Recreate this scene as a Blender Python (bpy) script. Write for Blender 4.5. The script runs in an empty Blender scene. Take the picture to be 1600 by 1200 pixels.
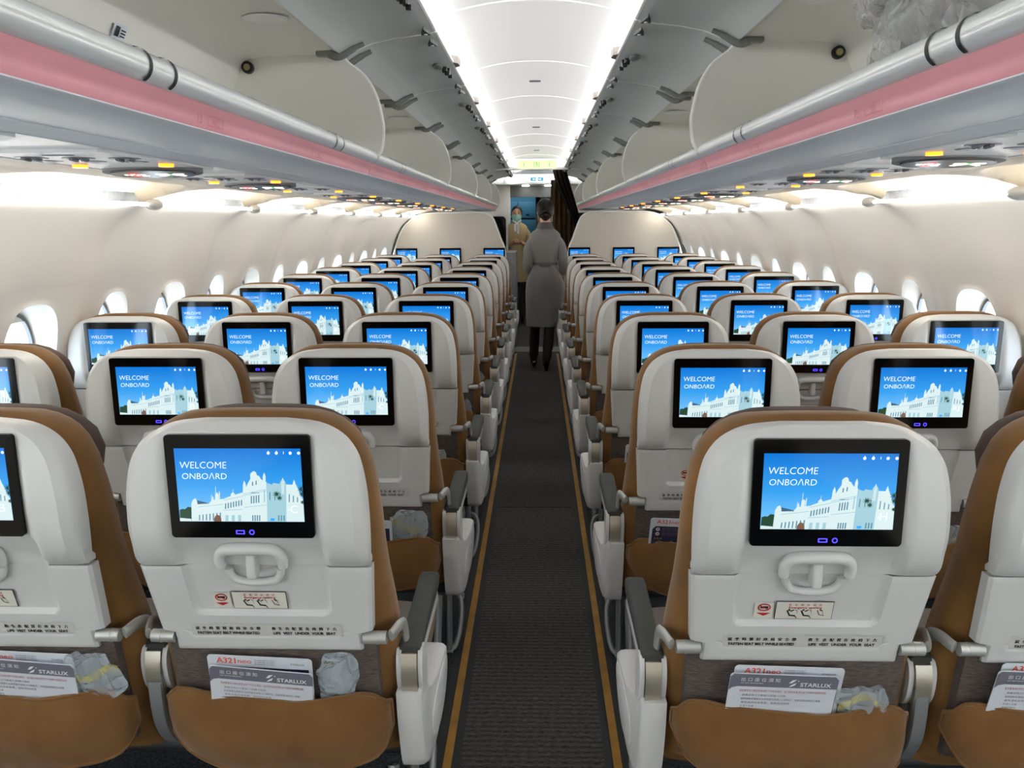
import bpy, bmesh, math, random
from mathutils import Vector, Matrix, noise
PI = math.pi
random.seed(7)
SC = bpy.context.scene
COL = SC.collection

# ---------------------------------------------------------------- camera, world, exposure
cam_d = bpy.data.cameras.new('camera')
cam = bpy.data.objects.new('camera', cam_d)
COL.objects.link(cam)
cam_d.sensor_width = 36.0
cam_d.lens = 36.0 * 1267.36 / 1600.0
cam_d.clip_start = 0.02
cam_d.clip_end = 300
cam.matrix_world = (Matrix.Translation((0.0164, 0, 1.4495)) @ Matrix.Rotation(0.0329, 4, 'Z')
                    @ Matrix.Rotation(PI / 2 - 0.197, 4, 'X') @ Matrix.Rotation(-0.0068, 4, 'Z'))
SC.camera = cam
SC.view_settings.view_transform = 'Standard'
SC.view_settings.look = 'None'
SC.view_settings.gamma = 1.0
SC.view_settings.exposure = 0.95
SC.view_settings.use_curve_mapping = False
try:
    SC.cycles.use_denoising = True
    SC.cycles.max_bounces = 10
    SC.cycles.diffuse_bounces = 6
    SC.cycles.caustics_reflective = False
    SC.cycles.caustics_refractive = False
    SC.cycles.sample_clamp_indirect = 6.0
except Exception:
    pass
W = bpy.data.worlds.new('daylight')
SC.world = W
W.use_nodes = True
bg = W.node_tree.nodes['Background']
bg.inputs[0].default_value = (0.80, 0.91, 1.0, 1)
bg.inputs[1].default_value = 4.5
CEIL_LAMP = 20.0      # emission of the ceiling cove lamps
SIDE_LAMP = 27.0      # emission of the side wall cove lamps

# ---------------------------------------------------------------- helpers
def lin(c):
    return tuple(((x / 255) / 12.92 if x / 255 <= 0.04045 else ((x / 255 + 0.055) / 1.055) ** 2.4) for x in c) + (1.0,)

def mat(name, rgb, rough=0.5, metal=0.0, spec=0.5, emit=None, estr=1.0, bump=None, var=None, coat=0.0, sheen=0.0):
    m = bpy.data.materials.new(name)
    m.use_nodes = True
    nt = m.node_tree
    b = nt.nodes['Principled BSDF']
    b.inputs['Base Color'].default_value = lin(rgb)
    b.inputs['Roughness'].default_value = rough
    b.inputs['Metallic'].default_value = metal
    b.inputs['Specular IOR Level'].default_value = spec
    if coat:
        b.inputs['Coat Weight'].default_value = coat
        b.inputs['Coat Roughness'].default_value = 0.08
    if sheen:
        b.inputs['Sheen Weight'].default_value = sheen
    if emit:
        b.inputs['Emission Color'].default_value = lin(emit)
        b.inputs['Emission Strength'].default_value = estr
    if bump or var:
        tc = nt.nodes.new('ShaderNodeTexCoord')
        if bump:
            n = nt.nodes.new('ShaderNodeTexNoise')
            n.inputs['Scale'].default_value = bump[0]
            n.inputs['Detail'].default_value = 4
            bp = nt.nodes.new('ShaderNodeBump')
            bp.inputs['Strength'].default_value = bump[1]
            bp.inputs['Distance'].default_value = bump[2]
            nt.links.new(tc.outputs['Object'], n.inputs['Vector'])
            nt.links.new(n.outputs['Fac'], bp.inputs['Height'])
            nt.links.new(bp.outputs['Normal'], b.inputs['Normal'])
        if var:
            n2 = nt.nodes.new('ShaderNodeTexNoise')
            n2.inputs['Scale'].default_value = var[0]
            n2.inputs['Detail'].default_value = 5
            mp = nt.nodes.new('ShaderNodeMapping')
            mp.inputs['Scale'].default_value = var[2] if len(var) > 2 else (1, 1, 1)
            r = nt.nodes.new('ShaderNodeValToRGB')
            r.color_ramp.elements[0].position = 0.3
            r.color_ramp.elements[1].position = 0.7
            r.color_ramp.elements[0].color = lin(tuple(c * (1 - var[1]) for c in rgb))
            r.color_ramp.elements[1].color = lin(tuple(min(255, c * (1 + var[1])) for c in rgb))
            nt.links.new(tc.outputs['Object'], mp.inputs['Vector'])
            nt.links.new(mp.outputs['Vector'], n2.inputs['Vector'])
            nt.links.new(n2.outputs['Fac'], r.inputs['Fac'])
            nt.links.new(r.outputs['Color'], b.inputs['Base Color'])
    return m

def emat(name, rgb, s=1.0):
    m = mat(name, (0, 0, 0), 0.25, 0, 0.5, rgb, s)
    return m

def lerp_tab(tab, t):
    if t <= tab[0][0]:
        return tab[0][1]
    for (a, va), (b, vb) in zip(tab, tab[1:]):
        if t <= b:
            k = (t - a) / (b - a)
            return va + (vb - va) * k
    return tab[-1][1]

def spl_tab(tab, t):
    # monotone-ish smooth interpolation through (t, value)
    n = len(tab)
    if t <= tab[0][0]:
        return tab[0][1]
    if t >= tab[-1][0]:
        return tab[-1][1]
    for i in range(n - 1):
        if t <= tab[i + 1][0]:
            break
    def slope(k):
        if k == 0:
            return (tab[1][1] - tab[0][1]) / (tab[1][0] - tab[0][0])
        if k == n - 1:
            return (tab[-1][1] - tab[-2][1]) / (tab[-1][0] - tab[-2][0])
        return (tab[k + 1][1] - tab[k - 1][1]) / (tab[k + 1][0] - tab[k - 1][0])
    h = tab[i + 1][0] - tab[i][0]
    s = (t - tab[i][0]) / h
    return ((2 * s ** 3 - 3 * s ** 2 + 1) * tab[i][1] + (s ** 3 - 2 * s ** 2 + s) * h * slope(i)
            + (-2 * s ** 3 + 3 * s ** 2) * tab[i + 1][1] + (s ** 3 - s ** 2) * h * slope(i + 1))

def sstep(a, b, x):
    t = max(0.0, min(1.0, (x - a) / (b - a)))
    return t * t * (3 - 2 * t)

def rrect(w, h, r, n=5, cx=0.0, cy=0.0):
    pts = []
    for sx, sy, a0 in ((1, 1, 0), (-1, 1, PI / 2), (-1, -1, PI), (1, -1, 3 * PI / 2)):
        for i in range(n + 1):
            a = a0 + PI / 2 * i / n
            pts.append((cx + sx * (w / 2 - r) + r * math.cos(a), cy + sy * (h / 2 - r) + r * math.sin(a)))
    return pts

def catmull(pts, n=6):
    P = [Vector(p) for p in pts]
    out = []
    for i in range(len(P) - 1):
        p0, p1, p2, p3 = P[max(i - 1, 0)], P[i], P[i + 1], P[min(i + 2, len(P) - 1)]
        for k in range(n):
            t = k / n
            out.append(0.5 * ((2 * p1) + (p2 - p0) * t + (2 * p0 - 5 * p1 + 4 * p2 - p3) * t * t + (3 * p1 - p0 - 3 * p2 + p3) * t ** 3))
    out.append(P[-1])
    return out

class MB:
    def __init__(s):
        s.v, s.f, s.m = [], [], []
    def add(s, V, F, m=0):
        o = len(s.v)
        s.v += [Vector(p) for p in V]
        s.f += [tuple(i + o for i in f) for f in F]
        s.m += [m] * len(F)
        return s
    def box(s, x0, x1, y0, y1, z0, z1, m=0, bev=0.0, seg=2):
        bm = bmesh.new()
        bmesh.ops.create_cube(bm, size=1)
        for v in bm.verts:
            v.co = Vector(((x0 + x1) / 2 + v.co.x * (x1 - x0), (y0 + y1) / 2 + v.co.y * (y1 - y0), (z0 + z1) / 2 + v.co.z * (z1 - z0)))
        if bev:
            bmesh.ops.bevel(bm, geom=bm.edges[:], offset=bev, segments=seg, profile=0.5, affect='EDGES')
        bm.verts.index_update()
        s.add([v.co.copy() for v in bm.verts], [[v.index for v in f.verts] for f in bm.faces], m)
        bm.free()
        return s
    def tube(s, pts, r, n=10, m=0, caps=True, sq=None):
        P = [Vector(p) for p in pts]
        R = r if isinstance(r, (list, tuple)) else [r] * len(P)
        T = []
        for i in range(len(P)):
            a, b = P[max(i - 1, 0)], P[min(i + 1, len(P) - 1)]
            T.append((b - a).normalized())
        ref = Vector((0, 0, 1)) if abs(T[0].z) < 0.9 else Vector((1, 0, 0))
        N = (ref - T[0] * ref.dot(T[0])).normalized()
        V, F = [], []
        for i in range(len(P)):
            N = (N - T[i] * N.dot(T[i])).normalized()
            B = T[i].cross(N)
            for k in range(n):
                a = 2 * PI * k / n
                ca, sa = math.cos(a), math.sin(a)
                if sq:
                    ca *= sq[0]; sa *= sq[1]
                V.append(P[i] + (N * ca + B * sa) * R[i])
        for i in range(len(P) - 1):
            for k in range(n):
                F.append((i * n + k, i * n + (k + 1) % n, (i + 1) * n + (k + 1) % n, (i + 1) * n + k))
        if caps:
            F.append(tuple(range(n - 1, -1, -1)))
            F.append(tuple((len(P) - 1) * n + k for k in range(n)))
        return s.add(V, F, m)
    def loft(s, rings, m=0, caps=True, closed=True):
        n = len(rings[0])
        V = [p for r in rings for p in r]
        F = []
        for i in range(len(rings) - 1):
            for k in range(n if closed else n - 1):
                F.append((i * n + k, i * n + (k + 1) % n, (i + 1) * n + (k + 1) % n, (i + 1) * n + k))
        if caps:
            F.append(tuple(range(n - 1, -1, -1)))
            F.append(tuple((len(rings) - 1) * n + k for k in range(n)))
        return s.add(V, F, m)
    def grid(s, fn, nu, nv, m=0):
        V = [fn(i / nu, j / nv) for j in range(nv + 1) for i in range(nu + 1)]
        F = []
        for j in range(nv):
            for i in range(nu):
                a = j * (nu + 1) + i
                F.append((a, a + 1, a + nu + 2, a + nu + 1))
        return s.add(V, F, m)
    def slab(s, fn, nu, nv, off, m=0):
        """grid with a back copy displaced by off and closed sides"""
        V = [Vector(fn(i / nu, j / nv)) for j in range(nv + 1) for i in range(nu + 1)]
        o = len(V)
        V2 = [p + Vector(off) for p in V]
        F = []
        idx = lambda i, j: j * (nu + 1) + i
        for j in range(nv):
            for i in range(nu):
                F.append((idx(i, j), idx(i + 1, j), idx(i + 1, j + 1), idx(i, j + 1)))
                F.append((o + idx(i, j), o + idx(i, j + 1), o + idx(i + 1, j + 1), o + idx(i + 1, j)))
        for i in range(nu):
            F.append((idx(i, 0), o + idx(i, 0), o + idx(i + 1, 0), idx(i + 1, 0)))
            F.append((idx(i, nv), idx(i + 1, nv), o + idx(i + 1, nv), o + idx(i, nv)))
        for j in range(nv):
            F.append((idx(0, j), idx(0, j + 1), o + idx(0, j + 1), o + idx(0, j)))
            F.append((idx(nu, j), o + idx(nu, j), o + idx(nu, j + 1), idx(nu, j + 1)))
        return s.add(V + V2, F, m)
    def prism(s, poly, fmap, d0, d1, m=0):
        n = len(poly)
        V = [fmap(p[0], p[1], d0) for p in poly] + [fmap(p[0], p[1], d1) for p in poly]
        F = [tuple(range(n)), tuple(range(2 * n - 1, n - 1, -1))]
        for i in range(n):
            j = (i + 1) % n
            F.append((i, n + i, n + j, j))
        return s.add(V, F, m)
    def ell(s, c, r, nu=14, nv=9, m=0):
        V, F = [], []
        c = Vector(c)
        for j in range(nv + 1):
            t = PI * j / nv
            for i in range(nu):
                a = 2 * PI * i / nu
                V.append(c + Vector((r[0] * math.sin(t) * math.cos(a), r[1] * math.sin(t) * math.sin(a), r[2] * math.cos(t))))
        for j in range(nv):
            for i in range(nu):
                F.append((j * nu + i, (j + 1) * nu + i, (j + 1) * nu + (i + 1) % nu, j * nu + (i + 1) % nu))
        return s.add(V, F, m)
    def join(s, o, M=None, m=None):
        V = [(M @ p if M else p.copy()) for p in o.v]
        k = len(s.v)
        s.v += V
        s.f += [tuple(i + k for i in f) for f in o.f]
        s.m += [m if m is not None else q for q in o.m]
        return s
    def mirror(s):
        q = MB()
        q.v = [Vector((-p.x, p.y, p.z)) for p in s.v]
        q.f = [tuple(reversed(f)) for f in s.f]
        q.m = list(s.m)
        return q
    def mesh(s, name, mats, smooth=40, recalc=True, weld=False):
        me = bpy.data.meshes.new(name)
        me.from_pydata([tuple(p) for p in s.v], [], s.f)
        for mm in (mats if isinstance(mats, (list, tuple)) else [mats]):
            me.materials.append(mm)
        me.polygons.foreach_set('material_index', s.m)
        if recalc or weld:
            bm = bmesh.new()
            bm.from_mesh(me)
            if weld:
                bmesh.ops.remove_doubles(bm, verts=bm.verts[:], dist=1e-5)
            bmesh.ops.recalc_face_normals(bm, faces=bm.faces[:])
            bm.to_mesh(me)
            bm.free()
        if smooth:
            me.polygons.foreach_set('use_smooth', [True] * len(me.polygons))
            me.set_sharp_from_angle(angle=math.radians(smooth))
        me.update()
        return me

def put(name, me, parent=None, loc=None):
    o = bpy.data.objects.new(name, me)
    COL.objects.link(o)
    if parent:
        o.parent = parent
    if loc:
        o.location = loc
    return o

def tag(o, label=None, cat=None, group=None, kind=None):
    if label: o['label'] = label
    if cat: o['category'] = cat
    if group: o['group'] = group
    if kind: o['kind'] = kind
    return o

def thing(name, label, cat, loc=(0, 0, 0), group=None, rz=0.0):
    o = bpy.data.objects.new(name, None)
    COL.objects.link(o)
    o.location = loc
    o.rotation_euler = (0, 0, rz)
    o.empty_display_size = 0.1
    return tag(o, label, cat, group)

def struct(name, me):
    return tag(put(name, me), kind='structure')

_tc = {}
def text2d(s, size=1.0, sx=1.0, align='CENTER', bold=0.0):
    """flat triangles of a text, in (x, y), baseline at 0"""
    key = (s, align, bold)
    if key not in _tc:
        c = bpy.data.curves.new('t', 'FONT')
        c.body = s
        c.align_x = align
        c.size = 1.0
        c.offset = bold
        c.resolution_u = 3
        o = bpy.data.objects.new('t', c)
        COL.objects.link(o)
        dg = bpy.context.evaluated_depsgraph_get()
        me = bpy.data.meshes.new_from_object(o.evaluated_get(dg))
        V = [(v.co.x, v.co.y) for v in me.vertices]
        F = [tuple(p.vertices) for p in me.polygons]
        bpy.data.objects.remove(o)
        bpy.data.curves.remove(c)
        bpy.data.meshes.remove(me)
        _tc[key] = (V, F)
    V, F = _tc[key]
    return [(x * size * sx, y * size) for x, y in V], F

def add_text(mb, s, size, fmap, x, y, m, sx=1.0, align='CENTER', bold=0.0, width=None):
    V, F = text2d(s, size, sx, align, bold)
    if not V:
        return
    if width:
        w = max(p[0] for p in V) - min(p[0] for p in V)
        k = width / max(w, 1e-6)
        V = [(p[0] * k, p[1]) for p in V]
    mb.add([fmap(x + p[0], y + p[1]) for p in V], F, m)

def add_poly(mb, poly, fmap, m):
    mb.add([fmap(*p) for p in poly], [tuple(range(len(poly)))], m)

# ---------------------------------------------------------------- materials
M = {}
M['white'] = mat('white_plastic', (208, 210, 210), 0.36, bump=(900, 0.08, 0.0006))
M['whitebay'] = mat('white_bay_plastic', (218, 219, 219), 0.33)
M['cove'] = mat('cove_lining_darkened', (196, 186, 168), 0.55)  # same plastic as the sidewall, colour darkened to offset the strip lamp's glare
M['cream'] = mat('cream_plastic', (222, 214, 200), 0.45)
M['brown'] = mat('ochre_fabric', (124, 88, 46), 0.85, spec=0.25, bump=(700, 0.35, 0.001), var=(9, 0.10), sheen=0.25)
M['pocket'] = mat('ochre_pocket_fabric', (114, 79, 40), 0.85, spec=0.25, bump=(500, 0.4, 0.001), var=(14, 0.06), sheen=0.25)
M['plum'] = mat('dark_headrest', (82, 68, 62), 0.7, spec=0.3, bump=(600, 0.2, 0.0008))
M['mesh'] = mat('dark_back_fabric', (92, 84, 80), 0.9, spec=0.2, bump=(400, 0.5, 0.001), var=(60, 0.18, (1, 1, 6)))
M['cushion'] = mat('grey_seat_fabric', (120, 112, 106), 0.9, spec=0.2, bump=(400, 0.4, 0.001))
M['black'] = mat('black_gloss', (5, 5, 6), 0.08, spec=0.3)
M['dark'] = mat('black_matt', (22, 22, 22), 0.6)
M['pad'] = mat('grey_armrest_pad', (64, 66, 63), 0.6, bump=(300, 0.15, 0.0006))
M['silver'] = mat('silver_metal', (186, 188, 186), 0.4, 0.45)
M['satin'] = mat('satin_bronze_metal', (190, 184, 170), 0.35, 0.7)
M['beam'] = mat('dark_beam', (62, 64, 66), 0.5, 0.3)
M['legs'] = mat('leg_metal', (165, 172, 176), 0.4, 0.6)
M['ink'] = mat('black_ink', (28, 28, 32), 0.6)
M['strip'] = mat('strip_plate', (204, 204, 201), 0.5)
M['sticker'] = mat('sticker_paper', (220, 218, 208), 0.5)
M['red'] = mat('red_ink', (178, 28, 34), 0.5)
M['glowblue'] = emat('blue_port_light', (60, 50, 255), 2.2)
M['paper'] = mat('white_card', (214, 220, 230), 0.45)
M['cardgrey'] = mat('grey_card_band', (112, 114, 128), 0.45)
M['carddark'] = mat('dark_card_print', (44, 42, 66), 0.45)
M['cardred'] = mat('orange_red_print', (224, 84, 72), 0.5)
M['cardtxt'] = mat('card_text', (120, 112, 122), 0.6)
M['cardtxt2'] = mat('card_red_text', (170, 84, 92), 0.6)
M['white_ink'] = mat('white_ink', (236, 238, 242), 0.5)
M['padgrey'] = mat('grey_foam', (150, 158, 162), 0.8)
M['yellow'] = mat('yellow_foam', (196, 184, 44), 0.7)
M['gold'] = mat('gold_floor_strip', (168, 122, 48), 0.55, var=(12, 0.10))
M['rubber'] = mat('dark_floor_border', (52, 54, 56), 0.8)
M['wall'] = mat('sidewall_lining', (240, 236, 228), 0.5)
M['ceil'] = mat('ceiling_panel', (232, 230, 226), 0.55)
M['seam'] = mat('ceiling_seam', (236, 235, 231), 0.5)
M['bin'] = mat('bin_plastic', (232, 230, 223), 0.42)
M['door'] = mat('bin_door_lining', (196, 200, 199), 0.45)
M['rim'] = mat('bin_white_rim', (238, 238, 235), 0.3)
M['fascia'] = mat('fascia_grey', (212, 220, 227), 0.42)
M['psu'] = mat('psu_panel', (220, 224, 226), 0.42)
M['gap'] = mat('grey_gap', (120, 124, 130), 0.6)
M['lip'] = mat('lip_rail', (226, 230, 230), 0.22, 0.2)
M['pink'] = mat('pink_rail', (232, 160, 170), 0.4, var=(3, 0.03))
M['pinkdark'] = mat('pink_rail_print', (196, 104, 118), 0.4)
M['orange'] = emat('orange_lamp', (255, 128, 20), 2.2)
M['signred'] = emat('sign_red', (255, 40, 40), 1.6)
M['signwhite'] = emat('sign_white', (255, 238, 210), 2.2)
M['signgreen'] = emat('sign_green', (40, 190, 90), 1.2)
M['lens'] = mat('dark_sign_lens', (52, 56, 56), 0.25)
M['vent'] = mat('dark_vent', (70, 74, 84), 0.4)
M['coldlamp'] = emat('ceiling_cove_lamp', (252, 253, 255), CEIL_LAMP)
M['warmlamp'] = emat('side_cove_lamp', (255, 251, 243), SIDE_LAMP)
M['latchblack'] = mat('black_latch', (18, 18, 18), 0.45)
M['bracket'] = mat('latch_bracket', (168, 158, 148), 0.5)
M['hinge'] = mat('hinge_metal', (128, 130, 126), 0.45, 0.2)
M['gasket'] = mat('bumper_rubber', (20, 20, 20), 0.5)
M['brass'] = mat('bumper_brass', (170, 160, 110), 0.35, 0.6)
M['bulk'] = mat('bulkhead_laminate', (208, 202, 192), 0.55)
M['curtain'] = mat('dark_curtain', (66, 54, 34), 0.9, spec=0.15, var=(10, 0.35, (6, 6, 0.6)))
M['curtain2'] = mat('curtain_lining', (30, 27, 22), 0.9, spec=0.15)
M['closet'] = mat('grey_closet', (120, 124, 128), 0.5, var=(40, 0.08))
M['galley'] = mat('galley_panel_bluelit', (96, 150, 172), 0.4)  # blue of the galley mood light is mixed into this panel colour
M['galleydark'] = mat('galley_gap', (24, 30, 36), 0.5)
M['floor2'] = mat('galley_floor', (96, 92, 88), 0.5)
M['skin'] = mat('skin', (224, 178, 148), 0.5)
M['hair'] = mat('dark_hair', (20, 14, 13), 0.5, spec=0.25)
M['tights'] = mat('dark_tights', (52, 38, 36), 0.6)
M['lips'] = mat('eye_dark', (40, 28, 24), 0.4)
M['dress'] = mat('grey_uniform', (118, 116, 116), 0.7, sheen=0.4, bump=(60, 0.12, 0.004))
M['dressdark'] = mat('grey_uniform_trim', (96, 94, 94), 0.75)
M['khaki'] = mat('khaki_uniform', (184, 164, 120), 0.7, bump=(60, 0.12, 0.004))
M['mask'] = mat('mint_mask', (150, 206, 184), 0.7)
M['maskwhite'] = mat('white_mask', (226, 228, 228), 0.7)
M['shoe'] = mat('black_shoe', (14, 14, 16), 0.2)
M['grey_blanket'] = mat('grey_blanket', (160, 158, 156), 0.8, bump=(40, 0.4, 0.006))

def film_mat(name, rgb, fac):
    m = bpy.data.materials.new(name)
    m.use_nodes = True
    nt = m.node_tree
    b = nt.nodes['Principled BSDF']
    b.inputs['Base Color'].default_value = lin(rgb)
    b.inputs['Roughness'].default_value = 0.08
    b.inputs['Specular IOR Level'].default_value = 1.0
    tc = nt.nodes.new('ShaderNodeTexCoord')
    n = nt.nodes.new('ShaderNodeTexVoronoi')
    n.feature = 'DISTANCE_TO_EDGE'
    n.inputs['Scale'].default_value = 22
    d = nt.nodes.new('ShaderNodeTexNoise')
    d.inputs['Scale'].default_value = 9
    mx = nt.nodes.new('ShaderNodeMix')
    mx.data_type = 'RGBA'
    mx.inputs[0].default_value = 0.2
    nt.links.new(tc.outputs['Object'], mx.inputs[6])
    nt.links.new(d.outputs['Color'], mx.inputs[7])
    nt.links.new(tc.outputs['Object'], d.inputs['Vector'])
    nt.links.new(mx.outputs[2], n.inputs['Vector'])
    bp = nt.nodes.new('ShaderNodeBump')
    bp.inputs['Strength'].default_value = 1.0
    bp.inputs['Distance'].default_value = 0.02
    nt.links.new(n.outputs['Distance'], bp.inputs['Height'])
    nt.links.new(bp.outputs['Normal'], b.inputs['Normal'])
    tr = nt.nodes.new('ShaderNodeBsdfTransparent')
    ms = nt.nodes.new('ShaderNodeMixShader')
    ms.inputs[0].default_value = fac
    nt.links.new(tr.outputs[0], ms.inputs[1])
    nt.links.new(b.outputs[0], ms.inputs[2])
    nt.links.new(ms.outputs[0], nt.nodes['Material Output'].inputs['Surface'])
    return m
M['film'] = film_mat('clear_plastic_film', (226, 240, 252), 0.32)
M['wrap'] = film_mat('blanket_wrap_film', (228, 228, 228), 0.34)

def glass_mat():
    m = bpy.data.materials.new('window_pane')
    m.use_nodes = True
    nt = m.node_tree
    for nd in list(nt.nodes):
        if nd.type == 'BSDF_PRINCIPLED':
            nt.nodes.remove(nd)
    tr = nt.nodes.new('ShaderNodeBsdfTransparent')
    tr.inputs[0].default_value = (0.93, 0.96, 0.98, 1)
    gl = nt.nodes.new('ShaderNodeBsdfGlossy')
    gl.inputs['Roughness'].default_value = 0.03
    ms = nt.nodes.new('ShaderNodeMixShader')
    ms.inputs[0].default_value = 0.05
    nt.links.new(tr.outputs[0], ms.inputs[1])
    nt.links.new(gl.outputs[0], ms.inputs[2])
    nt.links.new(ms.outputs[0], nt.nodes['Material Output'].inputs['Surface'])
    return m
M['pane'] = glass_mat()

def carpet_mat():
    m = bpy.data.materials.new('woven_carpet')
    m.use_nodes = True
    nt = m.node_tree
    b = nt.nodes['Principled BSDF']
    b.inputs['Roughness'].default_value = 0.95
    b.inputs['Specular IOR Level'].default_value = 0.1
    tc = nt.nodes.new('ShaderNodeTexCoord')
    sx = nt.nodes.new('ShaderNodeSeparateXYZ')
    nt.links.new(tc.outputs['Object'], sx.inputs[0])
    # fine dashed rows running across the aisle
    mp = nt.nodes.new('ShaderNodeMapping')
    mp.inputs['Scale'].default_value = (60, 190, 1)
    n = nt.nodes.new('ShaderNodeTexNoise')
    n.inputs['Scale'].default_value = 1.0
    n.inputs['Detail'].default_value = 3
    n.inputs['Roughness'].default_value = 0.7
    nt.links.new(tc.outputs['Object'], mp.inputs[0])
    nt.links.new(mp.outputs[0], n.inputs['Vector'])
    wv = nt.nodes.new('ShaderNodeTexWave')
    wv.bands_direction = 'Y'
    wv.inputs['Scale'].default_value = 14
    wv.inputs['Distortion'].default_value = 1.2
    wv.inputs['Detail'].default_value = 3
    nt.links.new(tc.outputs['Object'], wv.inputs['Vector'])
    ad = nt.nodes.new('ShaderNodeMath')
    ad.operation = 'MULTIPLY_ADD'
    ad.inputs[1].default_value = 0.16
    nt.links.new(wv.outputs['Fac'], ad.inputs[0])
    nt.links.new(n.outputs['Fac'], ad.inputs[2])
    r = nt.nodes.new('ShaderNodeValToRGB')
    r.color_ramp.elements[0].position = 0.38
    r.color_ramp.elements[1].position = 0.78
    r.color_ramp.elements[0].color = lin((46, 45, 45))
    r.color_ramp.elements[1].color = lin((104, 100, 97))
    nt.links.new(ad.outputs[0], r.inputs[0])
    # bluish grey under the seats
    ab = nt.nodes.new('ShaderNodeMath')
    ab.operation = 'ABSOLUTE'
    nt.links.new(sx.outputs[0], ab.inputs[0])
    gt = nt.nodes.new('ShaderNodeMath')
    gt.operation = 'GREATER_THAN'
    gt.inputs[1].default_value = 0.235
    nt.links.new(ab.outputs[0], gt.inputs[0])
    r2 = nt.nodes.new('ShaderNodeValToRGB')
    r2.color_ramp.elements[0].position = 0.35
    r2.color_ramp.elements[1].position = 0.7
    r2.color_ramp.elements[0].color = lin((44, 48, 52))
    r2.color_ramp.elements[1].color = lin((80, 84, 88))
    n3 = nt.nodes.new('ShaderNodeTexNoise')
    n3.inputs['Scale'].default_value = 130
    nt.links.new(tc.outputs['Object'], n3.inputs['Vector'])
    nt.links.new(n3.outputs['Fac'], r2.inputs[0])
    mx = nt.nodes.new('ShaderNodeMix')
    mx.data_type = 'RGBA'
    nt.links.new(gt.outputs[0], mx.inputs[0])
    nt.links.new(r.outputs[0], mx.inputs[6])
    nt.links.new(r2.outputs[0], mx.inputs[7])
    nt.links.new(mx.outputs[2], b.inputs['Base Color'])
    bp = nt.nodes.new('ShaderNodeBump')
    bp.inputs['Strength'].default_value = 0.6
    bp.inputs['Distance'].default_value = 0.003
    nt.links.new(ad.outputs[0], bp.inputs['Height'])
    nt.links.new(bp.outputs[0], b.inputs['Normal'])
    return m
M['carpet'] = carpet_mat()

# ================================================================= SETTING
Y0, Y1 = -2.6, 9.56
ZF = 0.0
# floor
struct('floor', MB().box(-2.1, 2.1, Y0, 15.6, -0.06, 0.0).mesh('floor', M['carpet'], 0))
k = 0
for sgn in (-1, 1):
    k += 1
    mb = MB()
    mb.box(sgn * 0.232 - 0.034, sgn * 0.232 + 0.034, Y0 + 0.1, 8.98, 0, 0.0025, 1)
    mb.box(sgn * 0.232 - 0.0115, sgn * 0.232 + 0.0115, Y0 + 0.1, 8.98, 0.0, 0.005, 0)
    struct('trim_%d' % k, mb.mesh('floor_strip', [M['gold'], M['rubber']], 0))
k = 3
for yy in (4.0, 9.1):
    mb = MB().box(-0.19, 0.19, yy - 0.006, yy + 0.006, 0, 0.002)
    struct('trim_%d' % k, mb.mesh('carpet_seam', M['rubber'], 0))
    k += 1
struct('trim_%d' % k, MB().box(-0.34, 0.34, 9.12, 9.5, 0, 0.003).mesh('threshold', M['floor2'], 0)); k += 1

# side wall lining with window openings -----------------------------------
WALL = [(0.0, 1.66), (0.2, 1.75), (0.45, 1.795), (0.65, 1.80), (0.85, 1.78), (1.02, 1.745), (1.17, 1.70), (1.28, 1.652), (1.40, 1.578), (1.475, 1.50), (1.515, 1.425)]
BAY = 0.5335
WZ, WW, WH = 0.985, 0.285, 0.40          # window bezel centre height, width, height
def wall_x(z):
    return spl_tab(WALL, z)
def wall_pt(y, z, ph):
    t = (y - ph) / (2 * BAY)
    f = abs((t % 1.0) - 0.5) * 2           # 0 mid panel, 1 at panel joints
    rib = 0.030 * sstep(0.45, 0.97, f) * sstep(1.5, 1.2, z)
    b2 = 0.013 * sstep(0.35, 0.0, f) * sstep(1.45, 1.2, z)
    groove = 0.006 if f > 0.985 else 0.0
    return (wall_x(z) - rib - b2 + groove, y, z)

def oval(n, w, h, p=2.7):
    pts = []
    for i in range(n):
        a = 2 * PI * i / n
        c, s_ = math.cos(a), math.sin(a)
        pts.append((w / 2 * abs(c) ** (2 / p) * (1 if c >= 0 else -1), h / 2 * abs(s_) ** (2 / p) * (1 if s_ >= 0 else -1)))
    return pts

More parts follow.
